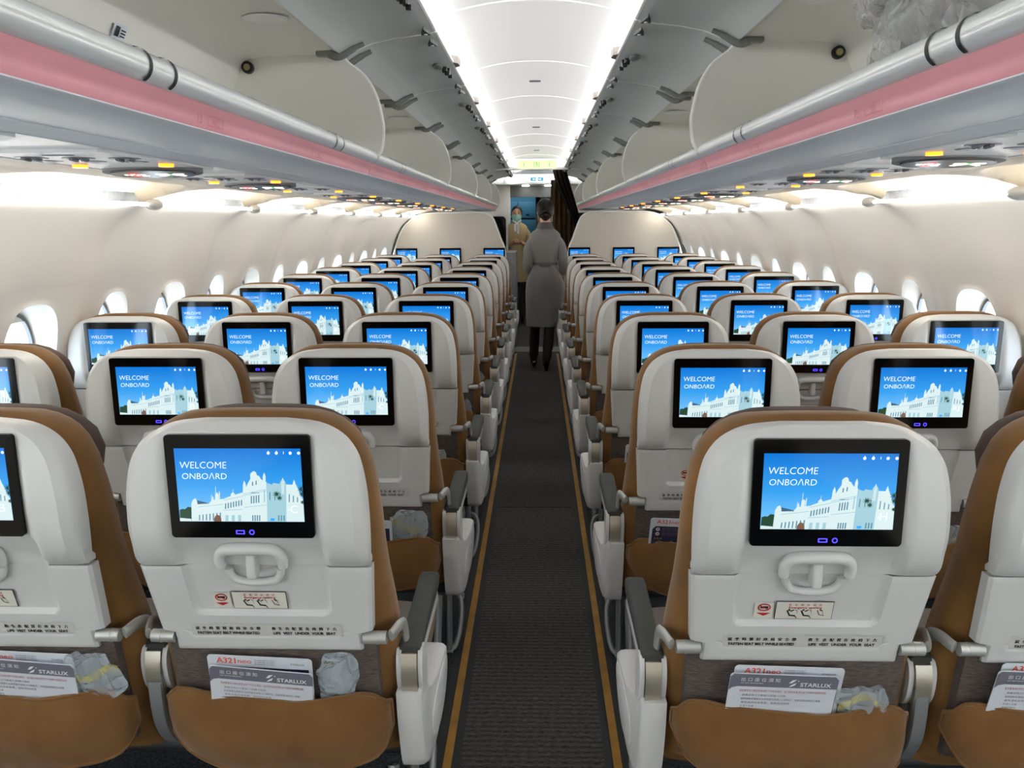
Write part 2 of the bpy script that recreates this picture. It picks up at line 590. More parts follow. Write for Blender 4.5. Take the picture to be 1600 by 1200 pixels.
def build_side(sgn, ph, wins, side):
    """ph = y of a panel joint; windows at ph + BAY*(k+.5)"""
    mb = MB()
    zlo, zhi = WZ - 0.24, WZ + 0.25
    k0 = math.floor((Y0 - ph) / BAY)
    k1 = math.ceil((9.6 - ph) / BAY)
    n = 48
    for kk in range(k0, k1):
        ya, yb = ph + BAY * kk, ph + BAY * (kk + 1)
        yc = (ya + yb) / 2
        nu = 24
        mb.grid(lambda u, v: (lambda p: (p[0] + (0.003 if v > 0.95 else 0), p[1], p[2]))(wall_pt(ya + (yb - ya) * u, (zlo + 0.02) * v, ph)), nu, 10)
        mb.grid(lambda u, v: (lambda p: (p[0] + (0.003 if v < 0.03 else 0), p[1], p[2]))(wall_pt(ya + (yb - ya) * u, zhi - 0.022 + (1.537 - zhi) * v, ph)), nu, 16)
        ov = oval(n, WW, WH)
        rings = []
        for st in range(6):
            t = st / 5
            ring = []
            for (a, b) in ov:
                # project to the rectangle
                hx, hz0, hz1 = (yb - ya) / 2, zlo - WZ, zhi - WZ
                s1 = hx / abs(a) if abs(a) > 1e-9 else 1e9
                s2 = (hz1 / b if b > 1e-9 else (hz0 / b if b < -1e-9 else 1e9))
                sc = min(s1, s2)
                px, pz = a * sc, b * sc
                qx, qz = px + (a - px) * t, pz + (b - pz) * t
                y_, z_ = yc + qx, WZ + qz
                p = wall_pt(y_, z_, ph)
                ring.append((p[0] - (0.006 * sstep(0.75, 1.0, t)), p[1], p[2]))
            rings.append(ring)
        # the corners of the rectangle are closed with extra triangles
        mb.loft(rings, 0, caps=False)
        r0 = rings[0]
        for cy, cz in ((yb, zhi), (ya, zhi), (ya, zlo), (yb, zlo)):
            c = wall_pt(cy, cz, ph)
            ids = sorted(range(n), key=lambda i: (r0[i][1] - cy) ** 2 + (r0[i][2] - cz) ** 2)[:6]
            # nearest on each side
            a_ = [i for i in ids if abs(r0[i][1] - cy) < 1e-6]
            b_ = [i for i in ids if abs(r0[i][2] - cz) < 1e-6]
            if a_ and b_:
                mb.add([r0[a_[0]], r0[b_[0]], c], [(0, 1, 2)])
    q = mb if sgn > 0 else mb.mirror()
    struct('wall_%s' % side, q.mesh('sidewall', M['wall'], 50, weld=True))
    # windows
    for kk in range(k0, k1):
        yc = ph + BAY * (kk + 0.5)
        if yc < 0.4 or yc > 9.4:
            continue
        wins[0] += 1
        f = MB()
        rings = []
        for t, wsc, dx in ((0, 1.0, -0.006), (0.12, 0.985, -0.008), (0.3, 0.945, 0.0), (0.6, 0.90, 0.018), (0.85, 0.86, 0.032), (1.0, 0.84, 0.036)):
            ring = []
            for a, b in oval(n, WW * wsc, WH * (wsc * 0.9 + 0.1)):
                z_ = WZ + b
                xw = wall_x(z_) * (1 - t) + (wall_x(WZ)) * t + dx
                if t == 0:
                    xw = wall_pt(yc + a, z_, ph)[0] - 0.006
                ring.append((xw, yc + a, z_))
            rings.append(ring)
        f.loft(rings, 0, caps=False)
        # outer raised lip of the bezel
        q = f if sgn > 0 else f.mirror()
        root = struct('window_%d' % wins[0], q.mesh('window_bezel', M['wall'], 60))
        fr = MB()
        o1 = oval(n, WW * 0.855, WH * 0.86); o2 = oval(n, WW * 0.78, WH * 0.80)
        X = wall_x(WZ) + 0.036
        fr.loft([[(X, yc + a, WZ + b) for a, b in o1], [(X - 0.006, yc + a * 0.96, WZ + b * 0.97) for a, b in o1], [(X - 0.004, yc + a, WZ + b) for a, b in o2], [(X + 0.01, yc + a, WZ + b) for a, b in o2]], 0, caps=False)
        put('window_frame', (fr if sgn > 0 else fr.mirror()).mesh('window_frame', M['gap'], 50), root)
        pn = MB()
        pn.add([(X + 0.006, yc + a, WZ + b) for a, b in o1], [tuple(range(n))])
        put('pane', (pn if sgn > 0 else pn.mirror()).mesh('pane', M['pane'], 0), root)
        # sun shade drawn a little way down
        drop = [0.045, 0.03, 0.06, 0.03, 0.07][wins[0] % 5]
        sh = MB()
        poly = [(a, b) for a, b in o1 if b > WH * 0.43 - drop]
        poly.sort(key=lambda p: p[0])
        sh.prism(poly, lambda a, b, d: (X - 0.001 + d, yc + a, WZ + b), 0, 0.003)
        put('sun_shade', (sh if sgn > 0 else sh.mirror()).mesh('sun_shade', M['bin'], 0), root)

WIN = [0]
build_side(-1, 3.31 - 0.0 - BAY * 0 - 0.35 + 0.007, WIN, 'left')
build_side(1, 3.19 + BAY / 2, WIN, 'right')

# cove panel between the service channel and the wall, lamp strip, fairings
def build_cove(sgn, ph, side, tn):
    mb = MB()
    L = 2 * BAY
    ya, yb = Y0, 9.6
    nu = int((yb - ya) / 0.045)
    def fn(u, v):
        y = ya + (yb - ya) * u
        s = 1.095 + (1.425 - 1.095) * v
        z = lerp_tab([(1.095, 1.587), (1.18, 1.582), (1.27, 1.566), (1.35, 1.545), (1.425, 1.517)], s)
        t = ((y - ph) / L) % 1.0
        d = min(t, 1 - t) * L
        # rounded pocket
        dv = (s - 1.19)
        r = 0.20
        if d < r and dv < r:
            e = r - math.hypot(r - d, r - dv)
        else:
            e = min(d, dv)
        z += 0.045 * sstep(0.0, 0.035, e)
        return (s, y, z)
    mb.grid(fn, int(nu * 1.5), 48)
    struct('ceiling_cove_%s' % side, (mb if sgn > 0 else mb.mirror()).mesh('cove', M['cove'], 60))
    lp = tag(put('cove_lamp', None or (lambda q: q.mesh('cove_lamp', [M['warmlamp'], M['rim']], 40))(
        (lambda q: q if sgn > 0 else q.mirror())(
            MB().tube([(1.372, Y0 + 0.05, 1.520), (1.372, 9.5, 1.520)], 0.0058, 10, 0)))),
        'long lit strip lamp in the cove above the %s windows' % side, 'lamp')
    # joint fairings
    j0 = math.ceil((0.3 - ph) / L)
    for i in range(j0, int((9.3 - ph) / L) + 1):
        y = ph + L * i
        f = MB()
        rings = []
        for a, w, h in ((-0.065, 0.004, 0.003), (-0.045, 0.012, 0.012), (-0.015, 0.019, 0.02), (0.015, 0.019, 0.02), (0.045, 0.012, 0.012), (0.065, 0.004, 0.003)):
            rings.append([(1.375 + w * 1.3 * math.cos(q), y + a, 1.520 + h * math.sin(q)) for q in [2 * PI * e / 12 for e in range(12)]])
        f.loft(rings)
        o = put('strip_fairing', (f if sgn > 0 else f.mirror()).mesh('strip_fairing', M['rim'], 60), lp)
build_cove(-1, 3.31 - 0.35 + 0.007, 'left', 0)
build_cove(1, 3.19 + BAY / 2, 'right', 0)

# central ceiling
CP = [(0.0, 2.19), (0.08, 2.188), (0.16, 2.179), (0.23, 2.166), (0.29, 2.151), (0.35, 2.137), (0.42, 2.127), (0.47, 2.123)]
mb = MB()
def ceil_pt(u, v):
    x = -0.47 + 0.94 * u
    return (x, Y0 + (12.2 - Y0) * v, spl_tab(CP, abs(x)))
mb.grid(ceil_pt, 40, 60)
ys = [4.02 + 1.067 * i for i in range(-6, 8)]
for y in ys:
    rings = []
    for i in range(41):
        x = -0.36 + 0.72 * i / 40
        z = spl_tab(CP, abs(x))
        rings.append([(x, y - 0.006, z + 0.001), (x, y - 0.002, z - 0.004), (x, y + 0.002, z - 0.004), (x, y + 0.006, z + 0.001)])
    mb.loft(rings, 1, caps=False)
struct('ceiling', mb.mesh('ceiling', [M['ceil'], M['seam']], 40))
for i, y in enumerate((4.57, 6.72, 8.85)):
    o = put('ceiling_slot', MB().box(-0.03, 0.03, y - 0.012, y + 0.012, 2.184, 2.192, 0, 0.002).mesh('ceiling_slot', M['vent'], 40))
    tag(o, 'small dark rectangular slot in the ceiling, %s from the camera' % ('first', 'second', 'third')[i], 'vent', 'ceiling slots')
for sgn, side in ((-1, 'left'), (1, 'right')):
    mb = MB()
    for i in range(26):
        a = Y0 + 0.05 + i * 0.56
        mb.add([(sgn * 0.440, a, 2.072), (sgn * 0.440, a + 0.55, 2.072), (sgn * 0.432, a + 0.55, 2.112), (sgn * 0.432, a, 2.112)], [(0, 1, 2, 3)] if sgn > 0 else [(3, 2, 1, 0)])
    # tray of the lamp
    t = MB()
    t.add([(sgn * 0.45, Y0, 2.04), (sgn * 0.45, 12.1, 2.04), (sgn * 0.38, 12.1, 2.062), (sgn * 0.38, Y0, 2.062)], [(0, 1, 2, 3)])
    lp = tag(put('cove_lamp', mb.mesh('cove_lamp', M['coldlamp'], 0, recalc=False)), 'long hidden cove lamp along the %s edge of the centre ceiling' % side, 'lamp')

# unseen wall added behind the camera to keep light in; the cabin runs on
struct('wall_back_light_stop', MB().box(-1.9, 1.9, Y0 - 0.05, Y0, 0, 2.3).mesh('wall_back_light_stop', M['bulk'], 0))

# ================================================================= OVERHEAD BINS
BL = 2.134
LIPC = (0.546, 1.6685)
def door_prof(t):
    P = [(0.625, 1.985), (0.585, 2.008), (0.53, 2.028), (0.455, 2.043), (0.39, 2.050), (0.345, 2.056), (0.322, 2.062)]
    i = min(int(t * (len(P) - 1)), len(P) - 2)
    k_ = t * (len(P) - 1) - i
    return P[i][0] + (P[i + 1][0] - P[i][0]) * k_, P[i][1] + (P[i + 1][1] - P[i][1]) * k_
ARC = [(0.640, 1.998), (0.607, 1.965), (0.557, 1.925), (0.522, 1.860), (0.507, 1.795), (0.503, 1.755), (0.510, 1.70), (0.524, 1.672)]

def bin_meshes():
    D = {}
    L = BL
    # inner tray
    prof = [(0.56, 1.658), (0.62, 1.650), (1.02, 1.650), (1.06, 1.67), (1.07, 1.72), (0.965, 1.955), (0.945, 1.978), (0.90, 1.988), (0.66, 1.995), (0.635, 1.995)]
    outer = [(0.56, 1.635), (1.09, 1.63), (1.10, 1.74), (0.985, 1.98), (0.95, 2.01), (0.635, 2.012)]
    full = prof + list(reversed(outer))
    mb = MB()
    mb.prism(full, lambda a, b, d: (a, d, b), -L / 2 + 0.013, L / 2 - 0.013)
    D['bin_shell'] = (mb, M['bin'])
    # rim strip where the doors hinge
    mb = MB().box(0.618, 0.640, -L / 2 + 0.01, L / 2 - 0.01, 1.990, 2.004, 0, 0.003)
    D['hinge_rail'] = (mb, M['rim'])
    # end panels with white rim
    for nm, ya in (('a', -L / 2 + 0.001), ('b', L / 2 - 0.012)):
        mb = MB()
        arc = [(p.x, p.y) for p in catmull([(a, b, 0) for a, b in ARC], 5)]
        poly = arc + [(0.56, 1.64), (1.09, 1.635), (1.10, 1.74), (0.985, 1.985), (0.95, 2.01)]
        mb.prism(poly, lambda a, b, d: (a, d, b), ya, ya + 0.011)
        mb.tube([(a, ya + 0.0055, b) for a, b in arc], 0.0062, 8, 1)
        D['end_panel_' + nm] = (mb, [M['bin'], M['rim']])
    # lip rail (tube) and black bands
    mb = MB()
    mb.tube([(LIPC[0], -L / 2 + 0.004, LIPC[1]), (LIPC[0], L / 2 - 0.004, LIPC[1])], 0.0232, 20, 0, True, (0.95, 1.0))
    D['lip_rail'] = (mb, M['lip'])
    for nm, yc in (('latch_band_a', -L / 4 - 0.04), ('latch_band_b', -L / 4 + 0.04), ('latch_band_c', L / 4 - 0.04), ('latch_band_d', L / 4 + 0.04)):
        mb = MB()
        arcp = [(LIPC[0] + 0.0243 * math.cos(a), yc, LIPC[1] + 0.0243 * math.sin(a)) for a in [PI * (0.35 + 1.0 * i / 16) for i in range(17)]]
        mb.loft([[(p[0], yc - 0.0045, p[2]) for p in arcp], [(p[0], yc + 0.0045, p[2]) for p in arcp]], 0, caps=False, closed=False)
        D[nm] = (mb, M['gasket'])
    # pink row rail
    mb = MB()
    pp = [(0.540, 1.652), (0.545, 1.640), (0.550, 1.633), (0.5535, 1.627), (0.5545, 1.622), (0.557, 1.614), (0.559, 1.610)]
    mb.loft([[(a, -L / 2 + 0.003, b) for a, b in pp], [(a, L / 2 - 0.003, b) for a, b in pp]], 0, caps=False, closed=False)
    D['row_marker_rail'] = (mb, M['pink'])
    # fascia below
    mb = MB()
    fp = [(0.5595, 1.6115), (0.5585, 1.608), (0.563, 1.6045), (0.58, 1.601), (0.62, 1.598), (0.68, 1.5975), (0.7300, 1.5985), (0.7302, 1.601), (0.7325, 1.601), (0.7328, 1.5965), (0.78, 1.592), (0.80, 1.5905)]
    mb.loft([[(a, -L / 2, b) for a, b in fp], [(a, L / 2, b) for a, b in fp]], 0, caps=False, closed=False)
    D['fascia_panel'] = (mb, M['fascia'])
    # door (half bin long) built around y=0
    dl = L / 2 - 0.012
    mb = MB()
    rings_b, n = [], 18
    for i in range(n + 1):
        rings_b.append(door_prof(i / n))
    nrm = []
    poly = rings_b + [(a + 0.002, b + 0.009 + 0.013 * (i_ / n)) for i_, (a, b) in enumerate(reversed(rings_b))]
    mb.prism(poly, lambda a, b, d: (a, d, b), -dl / 2, dl / 2)
    for e in (-1, 1):
        mb.tube([(a, e * dl / 2, b + 0.004) for a, b in rings_b], 0.0042, 6, 1)
    mb.tube([(rings_b[-1][0], -dl / 2, rings_b[-1][1] + 0.008), (rings_b[-1][0], dl / 2, rings_b[-1][1] + 0.008)], 0.0085, 8, 1)
    D['bin_door'] = (mb, [M['door'], M['rim']])
    # latches along the free edge
    def latch_big(y):
        q = MB()
        q.ell((0.375, y - 0.05, 2.046), (0.020, 0.05, 0.008), 12, 8, 1)
        q.box(0.343, 0.362, y - 0.02, y + 0.006, 2.030, 2.052, 0, 0.003)
        q.box(0.333, 0.352, y - 0.02, y - 0.008, 2.020, 2.036, 0, 0.002)
        q.box(0.335, 0.352, y + 0.02, y + 0.05, 2.028, 2.054, 0, 0.003)
        q.box(0.328, 0.344, y + 0.036, y + 0.05, 2.018, 2.032, 0, 0.002)
        return q
    D['door_latch'] = (latch_big(0), [M['latchblack'], M['hinge']])
    mb = MB()
    tri = [(-0.045, 0.343), (0.035, 0.329), (0.035, 0.361)]
    mb.prism(tri, lambda a, b, d: (b, a, d), 2.043, 2.054, 0)
    mb.tube([(0.344, 0.018, 2.0435), (0.344, 0.018, 2.0405)], 0.006, 10, 1)
    D['door_catch'] = (mb, [M['latchblack'], M['rim']])
    # bracket that shows above the door edge
    mb = MB()
    mb.prism([(-0.06, 0.0), (-0.035, -0.026), (0.03, -0.030), (0.06, -0.004)], lambda a, b, d: (0.325 + b, a, d), 2.064, 2.092)
    D['striker_bracket'] = (mb, M['bracket'])
    # hinge: base on the bin ceiling, arm reaching up the door
    mb = MB()
    arm = catmull([(0.660, 0, 1.985), (0.635, 0, 1.976), (0.610, 0, 1.984), (0.580, 0, 2.000), (0.545, 0, 2.016)], 4)
    mb.tube(arm, [0.011] * 6 + [0.012] * 4 + [0.0105] * (len(arm) - 14) + [0.008] * 4, 8, 0, True, (1.0, 0.8))
    mb.box(0.640, 0.700, -0.014, 0.014, 1.978, 1.996, 0, 0.005)
    mb.tube([(0.638, -0.018, 1.979), (0.638, 0.018, 1.979)], 0.009, 10, 0)
    D['door_hinge'] = (mb, M['hinge'])
    mb = MB()
    mb.tube([(0.94, L / 2 - 0.014, 1.955), (0.94, L / 2 - 0.030, 1.955)], 0.0195, 18, 0)
    mb.tube([(0.94, L / 2 - 0.030, 1.955), (0.94, L / 2 - 0.034, 1.955)], 0.0105, 14, 1)
    D['bumper'] = (mb, [M['gasket'], M['brass']])
    mb = MB()
    ring = [[(0.715 + r * 0.060 * math.cos(a), 0.55 + r * 0.050 * math.sin(a), z) for a in [2 * PI * i / 28 for i in range(28)]] for r, z in ((1.0, 1.9905), (0.93, 1.986), (0.82, 1.9885), (0.5, 1.9895))]
    mb.loft(ring, 0, caps=True)
    D['recessed_disc'] = (mb, M['rim'])
    return D

BD = bin_meshes()
BM = {}
for sgn in (-1, 1):
    for nm, (mb, mt) in BD.items():
        q = mb if sgn > 0 else mb.mirror()
        BM[(sgn, nm)] = q.mesh(nm, mt, 40)

ORD = ['first', 'second', 'third', 'fourth', 'fifth', 'sixth', 'seventh', 'eighth', 'ninth', 'tenth', 'eleventh']
def build_bins(sgn, yd, side):
    r = 0
    for kk in range(-2, 4):
        yc = yd + BL * (kk - 0.5) + BL
        # bin spans yc - L/2 .. yc + L/2 ; visible when its far end is beyond the camera
        if yc + BL / 2 < 0.2:
            continue
        if yc - BL / 2 > 11.0:
            continue
        where = 'level with the camera' if yc + BL / 2 < 0.9 else '%s from the camera' % ORD[r]
        root = thing('overhead_bin', 'open overhead bin with raised doors on the %s side, %s' % (side, where), 'overhead bin', (0, yc, 0), 'overhead bins')
        if yc + BL / 2 >= 0.9:
            r += 1
        for nm in ('bin_shell', 'hinge_rail', 'lip_rail', 'row_marker_rail', 'fascia_panel', 'bumper'):
            put(nm, BM[(sgn, nm)], root)
        if True:
            put('end_panel', BM[(sgn, 'end_panel_a')], root)
            put('end_panel', BM[(sgn, 'end_panel_b')], root)
        for c in 'abcd':
            put('latch_band', BM[(sgn, 'latch_band_' + c)], root)
        put('recessed_disc', BM[(sgn, 'recessed_disc')], root)
        put('recessed_disc', BM[(sgn, 'recessed_disc')], root, (0, -BL / 2, 0))
        for e in (-1, 1):
            d = put('bin_door', BM[(sgn, 'bin_door')], root, (0, e * BL / 4, 0))
            put('door_latch', BM[(sgn, 'door_latch')], d, (0, 0.03, 0))
            put('door_catch', BM[(sgn, 'door_catch')], d, (0, 0.46, 0))
            put('door_catch', BM[(sgn, 'door_catch')], d, (0, -0.44, 0))
            put('striker_bracket', BM[(sgn, 'striker_bracket')], d, (0, 0.05, 0))
            put('door_hinge', BM[(sgn, 'door_hinge')], d, (0, -BL / 4 + 0.06, 0))
            put('door_hinge', BM[(sgn, 'door_hinge')], d, (0, BL / 4 - 0.06, 0))
        # printed row numbers on the pink rail
        rail = [c for c in root.children if c.name.startswith('row_marker_rail')][0]
        for i in range(14):
            yy = (1.44 if sgn < 0 else 1.41) + 0.69 * i
            if abs(yy - yc) < BL / 2 - 0.08 and i < 9:
                tb = MB()
                if sgn < 0:
                    fm = lambda a, b: (-(0.5488 + 0.004 - b * 0.18), yy - yc + a, 1.6165 + b)
                else:
                    fm = lambda a, b: (0.5488 + 0.004 - b * 0.18, yy - yc - a, 1.6165 + b)
                add_text(tb, str(13 - i), 0.022, fm, -0.035, 0, 0, 1.2)
                for bx in range(1):
                    p = rrect(0.07, 0.017, 0.003, 3, 0.035, 0.008)
                    pi_ = rrect(0.066, 0.014, 0.002, 3, 0.035, 0.008)
                    nn = len(p)
                    tb.add([fm(*w) for w in p] + [fm(*w) for w in pi_], [(i_, (i_ + 1) % nn, nn + (i_ + 1) % nn, nn + i_) for i_ in range(nn)])
                add_text(tb, 'ABC' if sgn < 0 else 'HJK', 0.015, fm, 0.035, 0.0025, 0, 1.2)
                put('row_number_print', tb.mesh('row_number_print', M['pinkdark'], 0, recalc=False), rail)
build_bins(-1, 2.82, 'left')
build_bins(1, 2.70, 'right')

# service channel behind the fascia
for sgn, side in ((-1, 'left'), (1, 'right')):
    mb = MB()
    pr = [(0.795, 1.5905), (0.80, 1.5925), (1.075, 1.5945), (1.0755, 1.603), (1.094, 1.603), (1.0945, 1.587), (1.10, 1.5865)]
    mb.loft([[(a, Y0, b) for a, b in pr], [(a, 9.6, b) for a, b in pr]], 0, caps=False, closed=False)
    q = mb if sgn > 0 else mb.mirror()
    struct('ceiling_channel_%s' % side, q.mesh('channel', M['psu'], 30))

# passenger service units ---------------------------------------------------
def psu_parts():
    D = {}
    mb = MB()
    # plate, y from -0.43 (near) to +0.12
    P = [(0.806, -0.40), (0.83, -0.44), (1.066, -0.44), (1.070, 0.10), (1.05, 0.13), (0.86, 0.13), (0.812, 0.08)]
    mb.prism(P, lambda a, b, d: (a, b, d), 1.5865, 1.594)
    D['panel'] = (mb, M['psu'])
    mb = MB()
    mb.prism(oval(30, 0.25, 0.115, 2.0), lambda a, b, d: (0.945 + a, 0.03 + b, d), 1.5845, 1.5885)
    D['sign_surround'] = (mb, M['gap'])
    mb = MB()
    mb.prism(oval(30, 0.21, 0.092, 2.2), lambda a, b, d: (0.945 + a, 0.03 + b, d), 1.580, 1.585)
    D['sign_lens'] = (mb, M['lens'])
    def icons(sg):
        mb = MB()
        z = 1.5795
        fm = lambda a, b: (0.945 + sg * a, 0.03 + b, z)
        # no smoking: cigarette and red ring with bar
        cx = -0.045
        add_poly(mb, [(cx - 0.026, -0.005), (cx + 0.026, -0.005), (cx + 0.026, 0.006), (cx - 0.026, 0.006)], fm, 0)
        add_poly(mb, [(cx + 0.012, 0.009), (cx + 0.03, 0.012), (cx + 0.03, 0.018), (cx + 0.008, 0.016)], fm, 0)
        n = 20
        o = [(cx + 0.017 * math.cos(2 * PI * i / n), 0.020 * math.sin(2 * PI * i / n)) for i in range(n)]
        i_ = [(cx + 0.012 * math.cos(2 * PI * i / n), 0.015 * math.sin(2 * PI * i / n)) for i in range(n)]
        fm2 = lambda a, b: (0.945 + sg * a, 0.03 + b, z - 0.0004)
        mb.add([fm2(*p) for p in o + i_], [(i, (i + 1) % n, n + (i + 1) % n, n + i) for i in range(n)], 1)
        add_poly(mb, [(cx - 0.014, 0.010), (cx - 0.010, 0.014), (cx + 0.014, -0.010), (cx + 0.010, -0.014)], fm2, 1)
        # seat belt: two straps and a buckle
        cx = 0.045
        add_poly(mb, [(cx - 0.036, 0.016), (cx - 0.026, 0.020), (cx - 0.004, 0.006), (cx - 0.004, -0.008), (cx - 0.014, -0.008)], fm, 0)
        add_poly(mb, [(cx + 0.036, 0.016), (cx + 0.026, 0.020), (cx + 0.006, 0.006), (cx + 0.006, -0.008), (cx + 0.016, -0.008)], fm, 0)
        add_poly(mb, [(cx - 0.036, -0.010), (cx - 0.008, -0.010), (cx - 0.010, -0.003), (cx - 0.034, 0.002)], fm, 0)
        add_poly(mb, [(cx + 0.036, -0.010), (cx + 0.010, -0.010), (cx + 0.012, -0.003), (cx + 0.034, 0.002)], fm, 0)
        add_poly(mb, [(cx - 0.003, -0.008), (cx + 0.005, -0.008), (cx + 0.005, 0.008), (cx - 0.003, 0.008)], fm, 2)
        return mb
    D['sign_icons'] = (icons, [M['signwhite'], M['signred'], M['signgreen']])
    mb = MB()
    def disc(c, r1, r2, z0, z1, m=0, n=22):
        mb.loft([[(c[0] + r1 * math.cos(2 * PI * i / n), c[1] + r2 * math.sin(2 * PI * i / n), z) for i in range(n)] for z in (z1, z0)], m, caps=True)
    disc((0, 0), 0.032, 0.032, 1.5855, 1.588)
    for a in (-0.011, 0.011):
        mb.tube([(a, -0.012, 1.5855), (a, 0.012, 1.584)], 0.005, 8, 1)
    D['air_vent'] = (mb, [M['vent'], M['gap']])
    mb = MB()
    disc((0, 0), 0.027, 0.024, 1.5857, 1.588)
    mb.ell((0, 0, 1.586), (0.016, 0.014, 0.004), 12, 6, 1)
    D['reading_lamp'] = (mb, [M['vent'], M['paper']])
    mb = MB()
    disc((0, 0), 0.0165, 0.0165, 1.580, 1.588)
    D['call_light'] = (mb, M['orange'])
    mb = MB().box(-0.03, 0.03, -0.008, 0.008, 1.585, 1.588, 0, 0.002)
    D['speaker_slot'] = (mb, M['gap'])
    return D
PD = psu_parts()
PM = {}
def tilt_sign(q):
    for p in q.v:
        p.z -= 0.13 * (p.y + 0.035) if p.z < 1.5868 else 0
    return q
for sgn in (-1, 1):
    for nm, (mb, mt) in PD.items():
        q = mb(sgn) if nm == 'sign_icons' else MB().join(mb)
        if nm.startswith('sign'):
            tilt_sign(q)
        PM[(sgn, nm)] = (q if sgn > 0 else q.mirror()).mesh('psu_' + nm, mt, 40)
for sgn, side in ((-1, 'left'), (1, 'right')):
    for i in range(-1, 9):
        y = 2.03 + 0.797 * i - (0.13 if sgn > 0 else 0)
        if y > 9.3:
            continue
        sign = (i != 2)
        root = thing('service_panel', 'overhead %s service panel %sabove the %s seats, %s from the camera' % ('grey', 'with lit signs ' if sign else 'without signs ', side, ORD[i + 1]), 'service panel', (0, y, 0), 'overhead service panels')
        put('panel', PM[(sgn, 'panel')], root)
        if sign:
            put('sign_surround', PM[(sgn, 'sign_surround')], root)
            sl = put('sign_lens', PM[(sgn, 'sign_lens')], root)
            put('sign_icons', PM[(sgn, 'sign_icons')], sl)
        for j in range(3):
            put('air_vent', PM[(sgn, 'air_vent')], root, (sgn * (0.855 + 0.088 * j), -0.285 - 0.02 * j, 0))
            put('reading_lamp', PM[(sgn, 'reading_lamp')], root, (sgn * (0.875 + 0.085 * j), -0.195 - 0.02 * j, 0))
        put('call_light', PM[(sgn, 'call_light')], root, (sgn * 0.842, -0.12 if sign else -0.06, 0))
        put('call_light', PM[(sgn, 'call_light')], root, (sgn * 1.05, -0.11, 0))
        put('speaker_slot', PM[(sgn, 'speaker_slot')], root, (sgn * 0.94, -0.385, 0))
# ================================================================= SEATS
HW_SHELL = [(0.845, 0.2085), (0.90, 0.210), (0.95, 0.2095), (1.0, 0.206), (1.05, 0.196), (1.085, 0.180), (1.105, 0.162), (1.12, 0.138), (1.128, 0.112), (1.133, 0.07)]
HW_CUSH = [(0.42, 0.236), (0.55, 0.237), (0.69, 0.233), (0.82, 0.222), (0.95, 0.218), (1.03, 0.208), (1.08, 0.189), (1.11, 0.164), (1.128, 0.134), (1.138, 0.10), (1.141, 0.06)]
def shell_y(x, z):
    hw = spl_tab(HW_SHELL, z)
    ax = abs(x)
    ctr = spl_tab([(0.845, 0.037), (0.875, 0.030), (0.902, 0.014), (0.915, 0.004), (1.10, 0.003), (1.133, 0.006)], z)
    wing = spl_tab([(0.845, 0.036), (0.853, 0.026), (0.868, 0.012), (0.89, 0.0), (0.92, -0.008), (0.96, -0.010), (1.02, -0.008), (1.08, -0.001), (1.133, 0.006)], z)
    wx = sstep(lerp_tab([(0.845, 0.128), (0.9, 0.126), (1.1, 0.124)], z), lerp_tab([(0.845, 0.142), (0.9, 0.148), (1.1, 0.136)], z), ax)
    y = ctr * (1 - wx) + wing * wx
    d1 = (hw - ax)
    d2 = (1.135 - z)
    d = min(d1, d2 * 0.9) if d1 > 0.001 else 0
    e = max(0.0, 1 - d / 0.017)
    y += 0.015 * e * sstep(0.845, 0.90, z) + 0.006 * e
    return y

